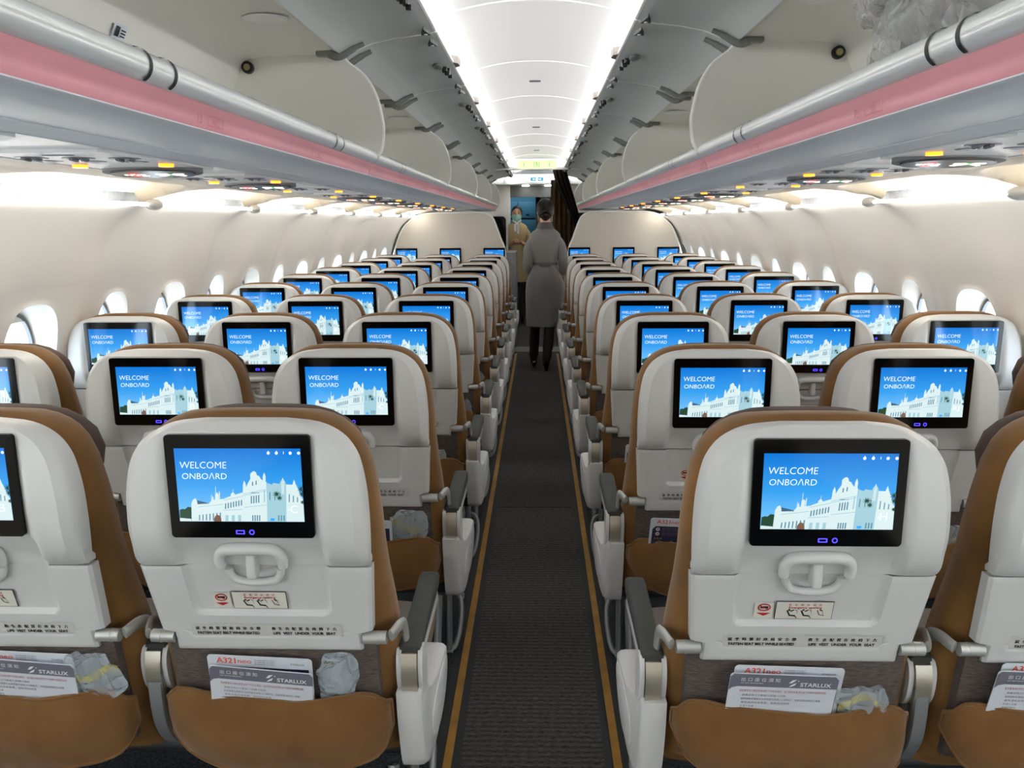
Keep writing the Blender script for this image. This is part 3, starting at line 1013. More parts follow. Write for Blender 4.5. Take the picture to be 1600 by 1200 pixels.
def seat_meshes():
    D = {}
    # --- upper shell
    zs = [0.8495 + (1.085 - 0.8495) * i / 26 for i in range(27)] + [1.085 + 0.048 * math.sin(PI / 2 * i / 10) for i in range(1, 11)]
    zs = sorted(set([round(z, 4) for z in zs] + [1.1161]))
    def cols(hw):
        inn = [0.126 / 0.19 * (i / 6) for i in range(7)] + [0.126 / 0.19 + (1 - 0.126 / 0.19) * (i / 9) for i in range(1, 10)]
        w = max(hw - 0.017, hw * 0.5)
        r = [q * w for q in inn] + [w + (hw - w) * q for q in (0.33, 0.66, 1.0)]
        return [-q for q in reversed(r[1:])] + r
    V, F = [], []
    nu, nv = len(cols(0.2)), len(zs)
    for z in zs:
        hw = spl_tab(HW_SHELL, z)
        for x in cols(hw):
            V.append((x, shell_y(x, z), z))
    for j in range(nv - 1):
        for i in range(nu - 1):
            a = j * nu + i
            F.append((a, a + 1, a + nu + 1, a + nu))
    # rim going back
    per = [i for i in range(nu)] + [j * nu + nu - 1 for j in range(1, nv)] + [(nv - 1) * nu + i for i in range(nu - 2, -1, -1)] + [j * nu for j in range(nv - 2, 0, -1)]
    o = len(V)
    for i in per:
        p = V[i]
        V.append((p[0], max(p[1] + 0.02, 0.05 if p[2] > 0.86 else 0.06), p[2]))
    n = len(per)
    for i in range(n):
        j = (i + 1) % n
        F.append((per[j], per[i], o + i, o + j))
    D['upper_shell'] = (MB().add(V, F), M['white'], 42)
    # --- monitor
    mb = MB()
    mb.prism(rrect(0.250, 0.184, 0.007, 4, 0, 1.0085), lambda a, b, d: (a, d, b), -0.0045, 0.012)
    ri = rrect(0.250, 0.184, 0.007, 4, 0, 1.0085); ro = rrect(0.256, 0.190, 0.009, 4, 0, 1.0085)
    D['monitor'] = (mb, M['black'], 30)
    # --- tray
    def tray_y(x, z):
        y = 0.035 + (0.845 - z) * 0.263
        hw = lerp_tab([(0.655, 0.196), (0.845, 0.211)], z)
        # recessed centre panel (deeper inside a rounded U)
        dx = lerp_tab([(0.75, 0.130), (0.845, 0.134)], z) - abs(x)
        dz = z - 0.735
        r = 0.022
        if dx < r and dz < r:
            e = r - math.hypot(max(r - dx, 0), max(r - dz, 0))
        else:
            e = min(dx, dz)
        y += 0.010 * sstep(0, 0.008, e)
        # strip pocket
        ex = min(0.144 - abs(x), 0.0145 - abs(z - 0.7005))
        y += 0.003 * sstep(0, 0.004, ex)
        d = min(hw - abs(x), z - 0.652, 0.848 - z)
        y += 0.006 * max(0.0, 1 - d / 0.008) ** 2
        return y
    zs = [0.655 + 0.1895 * i / 38 for i in range(39)]
    V, F = [], []
    nu = 73
    for z in zs:
        hw = lerp_tab([(0.655, 0.196), (0.845, 0.211)], z)
        if z < 0.6955:
            hw = 0.178
        for i in range(nu):
            x = (-1 + 2 * i / (nu - 1)) * hw
            V.append((x, tray_y(x, z) if z >= 0.6955 else 0.035 + (0.845 - z) * 0.263 + 0.003 * sstep(0, 0.004, min(0.144 - abs(x), 0.0145 - abs(z - 0.7005))) + 0.006 * max(0.0, 1 - min(hw - abs(x), z - 0.652) / 0.008) ** 2, z))
    nv = len(zs)
    for j in range(nv - 1):
        for i in range(nu - 1):
            a = j * nu + i
            F.append((a, a + 1, a + nu + 1, a + nu))
    per = [i for i in range(nu)] + [j * nu + nu - 1 for j in range(1, nv)] + [(nv - 1) * nu + i for i in range(nu - 2, -1, -1)] + [j * nu for j in range(nv - 2, 0, -1)]
    o = len(V)
    for i in per:
        V.append((V[i][0], V[i][1] + 0.022, V[i][2]))
    n = len(per)
    for i in range(n):
        j = (i + 1) % n
        F.append((per[j], per[i], o + i, o + j))
    F.append(tuple(o + i for i in range(n)))
    D['tray_table'] = (MB().add(V, F), M['white'], 35)
    ty = lambda z: 0.035 + (0.845 - z) * 0.263
    # --- latch ring
    mb = MB()
    def ry(z):
        return spl_tab([(0.845, 0.032), (0.875, 0.025), (0.892, 0.017), (0.90, 0.012)], z) - 0.004 if z > 0.847 else ty(z) + 0.001
    up = catmull([(-0.0555, 0, 0.8505), (-0.056, 0, 0.868), (-0.047, 0, 0.884), (-0.028, 0, 0.8885), (0, 0, 0.889), (0.028, 0, 0.8885), (0.047, 0, 0.884), (0.056, 0, 0.868), (0.0555, 0, 0.8505)], 4)
    mb.tube([(p.x, ry(p.z) - 0.002, p.z) for p in up], [0.009 + 0.0025 * math.sin(PI * i / (len(up) - 1)) for i in range(len(up))], 12)
    lo = catmull([(-0.0475, 0, 0.8435), (-0.046, 0, 0.832), (-0.037, 0, 0.819), (-0.018, 0, 0.813), (0, 0, 0.812), (0.018, 0, 0.813), (0.037, 0, 0.819), (0.046, 0, 0.832), (0.0475, 0, 0.8435)], 4)
    mb.tube([(p.x, ry(p.z), p.z) for p in lo], [0.0075] * len(lo), 12)
    D['latch_ring'] = (mb, M['white'], 60)
    mb = MB()
    mb.box(-0.0085, 0.0085, 0.016, 0.044, 0.829, 0.876, 0, 0.004, 3)
    D['tray_latch'] = (mb, M['white'], 40)
    # --- placards (text)
    mb = MB()
    fm = lambda a, b: (a, ty(0.7005 + b) + 0.0008, 0.7005 + b)
    add_poly(mb, rrect(0.284, 0.026, 0.004, 3), fm, 0)
    fm2 = lambda a, b: (a, ty(0.7005 + b) - 0.0002, 0.7005 + b)
    for i, ch in enumerate('就坐時繫好座椅安全帶'):
        for e_ in (0, 0.00035, 0.0007):
            add_text(mb, ch, 0.0080, fm2, e_ + -0.130 + 0.0128 * i, 0.0022, 1)
    for i, ch in enumerate('救生衣配置在座椅下方'):
        for e_ in (0, 0.00035, 0.0007):
            add_text(mb, ch, 0.0080, fm2, e_ + 0.014 + 0.0128 * i, 0.0022, 1)
    add_text(mb, 'FASTEN SEAT BELT WHILE SEATED', 0.0082, fm2, -0.0725, -0.0085, 1, bold=0.035, width=0.118)
    add_text(mb, 'LIFE  VEST  UNDER  YOUR  SEAT', 0.0082, fm2, 0.0715, -0.0085, 1, bold=0.035, width=0.118)
    D['safety_strip'] = (mb, [M['strip'], M['ink']], 0)
    mb = MB()
    off = lambda dz: (lambda a, b: (a, ty(0.768 + b) + 0.0066 - dz * 2.2, 0.768 + b))
    cx = -0.004
    add_poly(mb, [(cx - 0.051, -0.0195), (cx + 0.051, -0.0195), (cx + 0.051, 0.0195), (cx - 0.051, 0.0195)], off(0), 1)
    add_poly(mb, [(cx - 0.0498, -0.0183), (cx + 0.0498, -0.0183), (cx + 0.0498, 0.0183), (cx - 0.0498, 0.0183)], off(0.0004), 0)
    for i, ch in enumerate('緊急開啟程序'):
        add_text(mb, ch, 0.0052, off(0.0008), cx - 0.026 + 0.0106 * i, 0.0105, 2)
    add_text(mb, 'Emergency opening', 0.0066, off(0.0008), cx + 0.001, 0.0045, 2, bold=0.015, width=0.058)
    def bar(p, q, w, m):
        d = Vector((q[0] - p[0], q[1] - p[1])).normalized()
        nx, ny = -d.y * w / 2, d.x * w / 2
        add_poly(mb, [(p[0] + nx, p[1] + ny), (q[0] + nx, q[1] + ny), (q[0] - nx, q[1] - ny), (p[0] - nx, p[1] - ny)], off(0.0008), m)
    for c0 in (cx - 0.030, cx - 0.005):
        bar((c0, 0.0), (c0 + 0.005, -0.0105), 0.0028, 1)
        bar((c0 + 0.004, -0.0105), (c0 + 0.015, -0.0115), 0.003, 1)
        bar((c0 + 0.014, -0.0105), (c0 + 0.018, -0.0165), 0.0016, 1)
        bar((c0 + 0.006, -0.002), (c0 + 0.012, 0.0015), 0.0022, 1)
        add_poly(mb, [(c0 + 0.0035 + 0.002 * math.cos(a), 0.0012 + 0.002 * math.sin(a)) for a in [PI / 4 * i for i in range(8)]], off(0.0008), 1)
        bar((c0 + 0.014, 0.002), (c0 + 0.0175, -0.001), 0.001, 1)
        bar((c0 + 0.0175, -0.001), (c0 + 0.018, -0.006), 0.0006, 1)
    c0 = cx + 0.023
    bar((c0, 0.001), (c0 + 0.004, -0.009), 0.0014, 1)
    bar((c0 + 0.004, -0.009), (c0 + 0.013, -0.0105), 0.0012, 1)
    bar((c0 + 0.004, 0.002), (c0 + 0.009, -0.0005), 0.0022, 1)
    bar((c0 + 0.009, -0.0005), (c0 + 0.012, -0.0105), 0.0006, 1)
    D['emergency_placard'] = (mb, [M['sticker'], M['ink'], M['red']], 0)
    mb = MB()
    cx = -0.075
    add_poly(mb, [(cx - 0.0165, -0.0165), (cx + 0.0165, -0.0165), (cx + 0.0165, 0.0165), (cx - 0.0165, 0.0165)], off(0), 0)
    n = 24
    o_ = [(cx + 0.0115 * math.cos(2 * PI * i / n), 0.006 + 0.0082 * math.sin(2 * PI * i / n)) for i in range(n)]
    i_ = [(cx + 0.0092 * math.cos(2 * PI * i / n), 0.006 + 0.006 * math.sin(2 * PI * i / n)) for i in range(n)]
    f_ = off(0.0005)
    mb.add([f_(*p) for p in o_ + i_], [(i, (i + 1) % n, n + (i + 1) % n, n + i) for i in range(n)], 2)
    add_poly(mb, [(cx - 0.007, 0.004), (cx + 0.007, 0.004), (cx + 0.007, 0.0085), (cx - 0.007, 0.0085)], f_, 1)
    bar_ = [(cx - 0.009, 0.010), (cx - 0.0075, 0.0112), (cx + 0.009, 0.002), (cx + 0.0075, 0.0008)]
    add_poly(mb, bar_, off(0.0009), 2)
    add_poly(mb, [(cx - 0.0125, -0.006), (cx + 0.0125, -0.006), (cx, -0.0125)], f_, 2)
    D['warning_sticker'] = (mb, [M['sticker'], M['ink'], M['red']], 0)
    # --- cushion
    mb = MB()
    rings = []
    zs = [0.40, 0.45, 0.52, 0.60, 0.68, 0.74, 0.80, 0.86, 0.92, 0.98, 1.03, 1.07, 1.095, 1.112, 1.124, 1.132, 1.138, 1.141]
    for z in zs:
        hw = spl_tab(HW_CUSH, z) if z > 0.42 else 0.236
        back = lerp_tab([(0.40, 0.155), (0.655, 0.115), (0.85, 0.068), (1.0, 0.036), (1.1, 0.038), (1.141, 0.075)], z)
        front = lerp_tab([(0.40, 0.30), (0.55, 0.265), (0.70, 0.225), (0.86, 0.18), (1.0, 0.155), (1.1, 0.145), (1.13, 0.13), (1.141, 0.10)], z)
        d = front - back
        ring = []
        for k_ in range(28):
            a = 2 * PI * k_ / 28
            c, s_ = math.cos(a), math.sin(a)
            p = 4.5
            x = hw * math.copysign(abs(c) ** (2 / p), c)
            y = (back + front) / 2 + d / 2 * math.copysign(abs(s_) ** (2 / 3.2), s_)
            ring.append((x, y, z))
        rings.append(ring)
    mb.loft(rings)
    D['back_cushion'] = (mb, M['brown'], 50)
    # --- headrest: dark, wraps the front with side wings
    mb = MB()
    rings = []
    for z, hw, y0, y1 in ((0.985, 0.168, 0.15, 0.19), (0.995, 0.178, 0.14, 0.200), (1.03, 0.183, 0.13, 0.210), (1.07, 0.172, 0.125, 0.210), (1.10, 0.152, 0.118, 0.204), (1.122, 0.124, 0.115, 0.20), (1.137, 0.10, 0.112, 0.18), (1.145, 0.07, 0.118, 0.16)):
        ring = []
        for k_ in range(28):
            a = 2 * PI * k_ / 28
            c, s_ = math.cos(a), math.sin(a)
            ring.append((hw * math.copysign(abs(c) ** (2 / 4.5), c), (y0 + y1) / 2 + (y1 - y0) / 2 * math.copysign(abs(s_) ** (2 / 2.6), s_), z))
        rings.append(ring)
    mb.loft(rings)
    D['headrest'] = (mb, M['plum'], 60)
    # --- lower back fabric panel
    mb = MB()
    mb.slab(lambda u, v: ((-0.2 + 0.4 * u), lerp_tab([(0, 0.150), (0.5, 0.122), (1, 0.098)], v) - 0.012 * (1 - (2 * u - 1) ** 6), 0.42 + 0.26 * v), 16, 10, (0, 0.03, 0))
    D['back_panel'] = (mb, M['mesh'], 50)
    # --- literature pocket
    TOP = [(-1, 0.535), (-0.86, 0.566), (-0.5, 0.560), (-0.15, 0.553), (0.25, 0.548), (0.6, 0.557), (0.84, 0.558), (1, 0.530)]
    BOT = [(-1, 0.50), (-0.9, 0.455), (-0.75, 0.425), (-0.45, 0.402), (0, 0.396), (0.45, 0.402), (0.8, 0.415), (0.95, 0.44), (1, 0.475)]
    def pk(u, v):
        t = -1 + 2 * u
        x = 0.222 * t
        zt, zb = spl_tab(TOP, t), spl_tab(BOT, t)
        z = zb + (zt - zb) * v
        e = (1 - t * t) ** 0.5 if abs(t) < 1 else 0
        y = 0.128 - 0.062 * e ** 0.7 * (0.35 + 0.65 * math.sin(PI * min(1, 0.25 + 0.6 * v))) - 0.012 * v
        y += 0.004 * noise.noise(Vector((x * 14, z * 20, 1.3))) + 0.003 * noise.noise(Vector((x * 30, z * 9, 4.1)))
        return (x, y, z)
    mb = MB()
    mb.slab(pk, 48, 16, (0, 0.006, 0))
    top = [Vector(pk(i / 48, 1.0)) + Vector((0, 0.002, 0)) for i in range(49)]
    mb.tube(top, 0.0042, 6, 0)
    side = [Vector(pk(0, 1 - i / 8)) for i in range(9)] + [Vector(pk(i / 30, 0)) for i in range(1, 31)] + [Vector(pk(1, i / 8)) for i in range(9)]
    mb.tube(side, 0.0035, 6, 0)
    D['literature_pocket'] = (mb, M['pocket'], 60)
    # --- tray arms
    for nm, sx in (('l', -1), ('r', 1)):
        mb = MB()
        yh = ty(0.682) + 0.008
        mb.tube([(sx * 0.180, yh, 0.682), (sx * 0.224, yh, 0.682)], 0.0125, 16)
        mb.tube([(sx * 0.205, yh, 0.682), (sx * 0.209, yh, 0.682)], 0.0132, 16)
        arm = catmull([(0, yh, 0.686), (0, yh + 0.035, 0.690), (0, yh + 0.068, 0.672), (0, yh + 0.085, 0.63), (0, yh + 0.10, 0.55), (0, yh + 0.115, 0.47)], 5)
        arm = [(sx * (0.232 + 0.014 * min(1.0, i / 6)), p.y, p.z) for i, p in enumerate(arm)]
        mb.tube(arm, 0.0125, 10, 0, True, (1.0, 0.5))
        D['tray_arm_' + nm] = (mb, M['silver'], 50)
    # --- seat cushion
    mb = MB()
    rings = []
    for y, z0, z1 in ((0.20, 0.36, 0.44), (0.24, 0.34, 0.455), (0.40, 0.33, 0.455), (0.58, 0.34, 0.47), (0.66, 0.36, 0.475), (0.69, 0.385, 0.455)):
        rings.append([(0.236 * math.copysign(abs(math.cos(a)) ** 0.4, math.cos(a)), y, (z0 + z1) / 2 + (z1 - z0) / 2 * math.copysign(abs(math.sin(a)) ** 0.55, math.sin(a))) for a in [2 * PI * i / 28 for i in range(28)]])
    mb.loft(rings)
    mb.m = [0 if sum(mb.v[i].z for i in f) / len(f) > 0.452 else 1 for f in mb.f]
    D['seat_cushion'] = (mb, [M['cushion'], M['brown']], 50)
    # --- armrest (built at x=0)
    mb = MB()
    rings = []
    for y, w, z0, z1 in ((0.150, 0.020, 0.606, 0.628), (0.158, 0.0225, 0.604, 0.634), (0.30, 0.0225, 0.606, 0.640), (0.44, 0.0235, 0.612, 0.648), (0.462, 0.022, 0.616, 0.646), (0.468, 0.017, 0.62, 0.64)):
        rings.append([(w * math.copysign(abs(math.cos(a)) ** 0.5, math.cos(a)), y, (z0 + z1) / 2 + (z1 - z0) / 2 * math.copysign(abs(math.sin(a)) ** 0.5, math.sin(a))) for a in [2 * PI * i / 20 for i in range(20)]])
    mb.loft(rings)
    D['armrest_pad'] = (mb, M['pad'], 45)
    mb = MB()   # white underside and pivot cheeks
    mb.box(-0.020, 0.020, 0.17, 0.45, 0.575, 0.612, 0, 0.008, 2)
    for sx in (-1, 1):
        ch = [(p[0], p[1]) for p in oval(24, 0.075, 0.105, 2.4)]
        mb.prism(ch, lambda a, b, d: (d, 0.172 + a * 0.9 - b * 0.12, 0.572 + b), sx * 0.0165, sx * 0.026)
    D['armrest_frame'] = (mb, M['whitebay'], 40)
    mb = MB()   # satin metal band between the cheeks
    pth = [(0, 0.140 - 0.001, 0.618), (0, 0.131, 0.59), (0, 0.131, 0.56), (0, 0.137, 0.53)]
    mb.loft([[(x, p[1], p[2]) for x in (-0.0155, -0.0145, 0.0145, 0.0155)] for p in catmull(pth, 4)] , 0, caps=False, closed=False)
    mb.box(-0.0155, 0.0155, 0.14, 0.20, 0.53, 0.615, 0, 0.004)
    D['pivot_band'] = (mb, M['satin'], 40)
    # aisle-side end bay: white shield hanging below
    mb = MB()
    sect = [(0.125, 0.540), (0.185, 0.540), (0.215, 0.505), (0.27, 0.490), (0.345, 0.510), (0.382, 0.508), (0.375, 0.465), (0.33, 0.40), (0.285, 0.352), (0.245, 0.331), (0.205, 0.329), (0.172, 0.352), (0.150, 0.41), (0.133, 0.48)]
    # inner (towards the seat) and outer (towards the aisle) skins, lofted in x
    cen = (0.235, 0.45)
    sm = [(p.x, p.y) for p in catmull([(a, b, 0) for a, b in sect] + [sect[0] + (0,)], 4)][:-1]
    rings = []
    for x, sc in ((-0.024, 0.97), (-0.026, 1.0), (0.008, 1.0), (0.020, 0.985), (0.0275, 0.94), (0.029, 0.90)):
        rings.append([(x, cen[0] + (a - cen[0]) * sc, cen[1] + (b - cen[1]) * sc) for a, b in sm])
    mb.loft(rings)
    # flare of the forward half towards the aisle, with a sunk panel
    ins = [(p.x, p.y) for p in catmull([(0.335, 0.495, 0), (0.362, 0.49, 0), (0.357, 0.455, 0), (0.32, 0.40, 0), (0.275, 0.368, 0), (0.24, 0.372, 0), (0.235, 0.42, 0), (0.27, 0.462, 0), (0.335, 0.495, 0)], 4)][:-1]
    ic = (sum(p[0] for p in ins) / len(ins), sum(p[1] for p in ins) / len(ins))
    mb.loft([[(0.026, a, b) for a, b in ins], [(0.0305, a, b) for a, b in ins], [(0.032, ic[0] + (a - ic[0]) * 0.93, ic[1] + (b - ic[1]) * 0.93) for a, b in ins]])
    for i, p in enumerate(mb.v):
        if p.x > 0:
            mb.v[i] = Vector((p.x - 0.006 + 0.024 * sstep(0.15, 0.39, p.y), p.y, p.z))
    D['end_bay'] = (mb, M['whitebay'], 45)
    # strap of the armrests between seats
    mb = MB()
    st = catmull([(0, 0.135, 0.57), (0, 0.136, 0.50), (0, 0.15, 0.44), (0, 0.19, 0.385), (0, 0.25, 0.35), (0, 0.33, 0.335)], 5)
    mb.loft([[(-0.0145, p.y, p.z), (-0.012, p.y - 0.003, p.z - 0.001), (0.012, p.y - 0.003, p.z - 0.001), (0.0145, p.y, p.z), (0.0145, p.y + 0.012, p.z + 0.006), (-0.0145, p.y + 0.012, p.z + 0.006)] for p in st])
    D['support_strap'] = (mb, M['legs'], 40)
    # --- legs: front post with bag loop, rear strut, beams
    mb = MB()
    mb.tube([(0, 0.47, 0.33), (0, 0.455, 0.15), (0, 0.45, 0.012)], [0.017, 0.016, 0.015], 10, 0, True, (0.7, 1.2))
    mb.box(-0.014, 0.014, 0.435, 0.475, 0, 0.012, 0, 0.004)
    D['front_leg'] = (mb, M['legs'], 50)
    mb = MB()
    mb.tube([(0, 0.20, 0.33), (0, 0.12, 0.14), (0, 0.07, 0.012)], [0.017, 0.016, 0.015], 10, 0, True, (0.7, 1.2))
    mb.box(-0.014, 0.014, 0.05, 0.09, 0, 0.012, 0, 0.004)
    D['rear_leg'] = (mb, M['legs'], 50)
    mb = MB()
    loop = catmull([(-0.24, 0.60, 0.155), (0.05, 0.60, 0.155), (0.17, 0.60, 0.155), (0.212, 0.59, 0.152), (0.234, 0.565, 0.135), (0.239, 0.53, 0.09), (0.233, 0.49, 0.04), (0.222, 0.46, 0.014), (0.205, 0.452, 0.010)], 5)
    mb.tube(loop, 0.0095, 10)
    D['bag_bar'] = (mb, M['legs'], 60)
    mb = MB()
    for y in (0.27, 0.54):
        mb.tube([(-0.25, y, 0.325), (0.25, y, 0.325)], 0.019, 12)
    D['seat_beam'] = (mb, M['beam'], 50)
    return D

def display_mesh(letter):
    """picture shown on the seat screens; u,v from 0..1"""
    x0, x1, z0, z1 = -0.1085, 0.1085, 0.9465, 1.0770
    def cv(px, py):
        t = (py - 197) / 718.0
        xl, xr = 145 + 70 * t, 1397 + 35 * t
        return (px - xl) / (xr - xl), 1 - t
    lay = [0]
    def fm_at(l):
        return lambda u, v: (x0 + (x1 - x0) * u, -0.0049 - 0.00012 * l, z0 + (z1 - z0) * v)
    mb = MB()
    NV = 10
    V = [fm_at(0)(i, j / NV) for j in range(NV + 1) for i in (0, 1)]
    mb.add(V, [(2 * j, 2 * j + 1, 2 * j + 3, 2 * j + 2) for j in range(NV)], 0)
    def poly(pts, m, l):
        p2 = [cv(*p) for p in pts]
        p2 = [(min(max(a, 0), 1), min(max(b, 0), 1)) for a, b in p2]
        add_poly(mb, p2, fm_at(l), m)
    def quad(xa, ya, xb, yb, m, l):
        poly([(xa, ya), (xb, ya), (xb, yb), (xa, yb)], m, l)
    # building silhouette cut in convex-ish pieces
    poly([(330, 914), (325, 735), (340, 700), (362, 686), (378, 705), (386, 738), (386, 914)], 1, 1)
    poly([(376, 704), (500, 733), (500, 745), (386, 745)], 4, 1)
    poly([(386, 914), (386, 745), (500, 733), (528, 700), (640, 690), (700, 665), (830, 625), (845, 914)], 1, 1)
    for a, b, w in ((535, 660, 14), (575, 625, 34), (600, 610, 10), (562, 560, 5), (522, 640, 5), (732, 622, 40), (732, 585, 4)):
        poly([(a - w / 2, 720), (a - w / 2, b + 20), (a, b), (a + w / 2, b + 20), (a + w / 2, 720)], 1, 1)
    poly([(825, 914), (830, 600), (840, 580), (860, 570), (1062, 520), (1070, 914)], 1, 1)
    poly([(862, 572), (885, 525), (905, 490), (902, 445), (920, 425), (940, 415), (960, 428), (968, 455), (992, 465), (1005, 490), (1030, 510), (1062, 522)], 1, 1)
    for a, b in ((845, 508), (1040, 428), (1222, 478), (1333, 498)):
        poly([(a - 14, 640), (a - 14, b + 40), (a - 7, b + 18), (a, b), (a + 7, b + 18), (a + 14, b + 40), (a + 14, 640)], 1, 1)
    poly([(1066, 914), (1066, 530), (1115, 548), (1130, 530), (1190, 540), (1205, 505), (1240, 505), (1255, 545), (1255, 914)], 2, 1)
    poly([(1255, 914), (1255, 545), (1310, 548), (1350, 545), (1372, 590), (1388, 640), (1420, 700), (1431, 914)], 1, 1)
    # cornices and openings
    for (a, b, c, d) in ((830, 640, 1062, 590), (830, 655, 1062, 606), (845, 770, 1066, 745), (386, 770, 640, 740), (640, 700, 830, 660), (640, 800, 830, 790)):
        poly([(a, b), (c, d), (c, d + 6), (a, b + 6)], 2, 2)
    for i in range(4):
        quad(908 + 24 * i, 660 - 3 * i, 920 + 24 * i, 735 - 3 * i, 3, 2)
        quad(922 + 22 * i, 850, 934 + 22 * i, 908, 3, 2)
    for i in range(7):
        quad(655 + 26 * i, 735 - 6 * i, 667 + 26 * i, 790 - 6 * i, 3, 2)
        quad(400 + 34 * i, 850 - 4 * i, 412 + 34 * i, 905, 3, 2)
    for i in range(3):
        quad(660 + 62 * i, 850, 690 + 62 * i, 912, 2, 3)
        quad(1090 + 50 * i, 620 + 4 * i, 1100 + 50 * i, 700, 3, 2)
        quad(1175 + 26 * i, 850, 1187 + 26 * i, 905, 3, 2)
        quad(1280 + 40 * i, 640 + 15 * i, 1290 + 40 * i, 720, 3, 2)
    quad(905, 625, 990, 632, 3, 2)
    quad(1035, 600, 1048, 720, 2, 2)
    quad(920, 520, 932, 560, 3, 2); quad(955, 510, 967, 550, 3, 2)
    poly([(548, 914), (550, 880), (565, 855), (583, 848), (602, 855), (618, 880), (622, 914)], 5, 3)
    quad(1100, 880, 1140, 905, 8, 3)
    # trees
    poly([(215, 905), (212, 800), (240, 790), (262, 795), (290, 770), (326, 775), (328, 905)], 6, 2)
    poly([(212, 914), (214, 880), (326, 890), (328, 914)], 1, 3)
    rr = random.Random(3)
    for (a, b, s_) in ((1160, 640, 46), (1190, 680, 34), (1405, 590, 50), (1412, 640, 40), (1415, 720, 26)):
        for q in range(9):
            an = 2 * PI * q / 9
            c_, sn = math.cos(an), math.sin(an)
            poly([(a - sn * 7, b + c_ * 7), (a + c_ * s_, b + sn * s_ * 0.9), (a + sn * 7, b - c_ * 7)], 6, 2)
    # words and icons
    def w(s, px, py, hpx, m, width, align='LEFT', bold=0.0):
        V2, F2 = text2d(s, 1.0, 1.0, align, -0.012)
        mnx, mxx = min(p[0] for p in V2), max(p[0] for p in V2)
        mny, mxy = min(p[1] for p in V2), max(p[1] for p in V2)
        pts = [cv(px + (p[0] - mnx) / (mxx - mnx) * width, py - (p[1] - mny) / (mxy - mny) * hpx) for p in V2]
        mb.add([fm_at(4)(*p) for p in pts], F2, 7)
    w('WELCOME', 208, 390, 64, 7, 460)
    w('ONBO\u039bRD', 232, 495, 60, 7, 440)
    if letter in 'J':
        w('3' + letter, 1270, 826, 74, 7, 100)
    else:
        w(letter, 1298, 826, 74, 7, 66)
        quad(1278, 792, 1290, 800, 7, 4)
    for a, k_ in ((1082, 0), (1162, 1), (1298, 2), (1380, 2)):
        n = 10
        poly([(a + 15 * math.cos(2 * PI * i / n), 240 + 15 * math.sin(2 * PI * i / n)) for i in range(n)], 7, 4)
        if k_ < 2:
            poly([(a - 6, 232), (a, 214), (a + 6, 232)], 7, 4)
    quad(1229, 225, 1234, 250, 7, 4)
    return mb

def sky_mat():
    m = bpy.data.materials.new('screen_sky')
    m.use_nodes = True
    nt = m.node_tree
    b = nt.nodes['Principled BSDF']
    b.inputs['Base Color'].default_value = (0, 0, 0, 1)
    b.inputs['Roughness'].default_value = 0.08
    tc = nt.nodes.new('ShaderNodeTexCoord')
    sp = nt.nodes.new('ShaderNodeSeparateXYZ')
    mr = nt.nodes.new('ShaderNodeMapRange')
    mr.inputs[1].default_value = 0.9465
    mr.inputs[2].default_value = 1.0770
    r = nt.nodes.new('ShaderNodeValToRGB')
    r.color_ramp.elements[0].color = lin((120, 192, 236))
    r.color_ramp.elements[1].color = lin((8, 112, 204))
    r.color_ramp.elements.new(0.5).color = lin((52, 152, 226))
    nt.links.new(tc.outputs['Object'], sp.inputs[0])
    nt.links.new(sp.outputs[2], mr.inputs[0])
    nt.links.new(mr.outputs[0], r.inputs[0])
    nt.links.new(r.outputs[0], b.inputs['Emission Color'])
    b.inputs['Emission Strength'].default_value = 0.62
    return m
SCR = [sky_mat(), emat('screen_building', (222, 242, 244), 0.52), emat('screen_building_shade', (170, 214, 226), 0.50), emat('screen_windows', (110, 160, 184), 0.42),
       emat('screen_roof', (52, 84, 112), 0.8), emat('screen_gate', (112, 84, 70), 0.7), emat('screen_trees', (36, 66, 48), 0.7), emat('screen_text', (236, 248, 250), 0.7), emat('screen_blue', (40, 130, 220), 1.0)]
for m_ in SCR:
    m_.node_tree.nodes['Principled BSDF'].inputs['Roughness'].default_value = 0.08

SM = {}
for nm, (mb, mt, sm_) in seat_meshes().items():
    if nm in ('upper_shell', 'back_cushion', 'headrest'):
        k_ = {'upper_shell': 0.82, 'back_cushion': 0.82, 'headrest': 0.72}[nm]
        for p in mb.v:
            if p.z > 1.05:
                p.z = 1.05 + (p.z - 1.05) * k_
    SM[nm] = mb.mesh(nm, mt, sm_)
DISP = {c: display_mesh(c).mesh('display', SCR, 0, recalc=False) for c in 'ABCHJK'}
mb = MB()
fq = lambda a, b: (a, -0.0049, 0.927 + b)
n = 16
ro, ri = rrect(0.0155, 0.0075, 0.001, 3, -0.0045), rrect(0.0115, 0.004, 0.0008, 3, -0.0045)
nn = len(ro)
mb.add([fq(*p) for p in ro + ri], [(i, (i + 1) % nn, nn + (i + 1) % nn, nn + i) for i in range(nn)])
SM['usb_port'] = mb.mesh('usb_port', M['glowblue'], 0, recalc=False)
mb = MB()
o_ = [(0.0155 + 0.0048 * math.cos(2 * PI * i / n), 0.0048 * math.sin(2 * PI * i / n)) for i in range(n)]
i_ = [(0.0155 + 0.003 * math.cos(2 * PI * i / n), 0.003 * math.sin(2 * PI * i / n)) for i in range(n)]
mb.add([fq(*p) for p in o_ + i_], [(i, (i + 1) % n, n + (i + 1) % n, n + i) for i in range(n)])
SM['headphone_port'] = mb.mesh('headphone_port', M['glowblue'], 0, recalc=False)
for nm in ('armrest_pad', 'armrest_frame', 'pivot_band', 'end_bay', 'support_strap', 'bag_bar'):
    me = SM[nm].copy()
    SM[nm + '_m'] = me
    bm = bmesh.new(); bm.from_mesh(me)
    for v in bm.verts: v.co.x = -v.co.x
    bmesh.ops.reverse_faces(bm, faces=bm.faces[:])
    bm.to_mesh(me); bm.free()

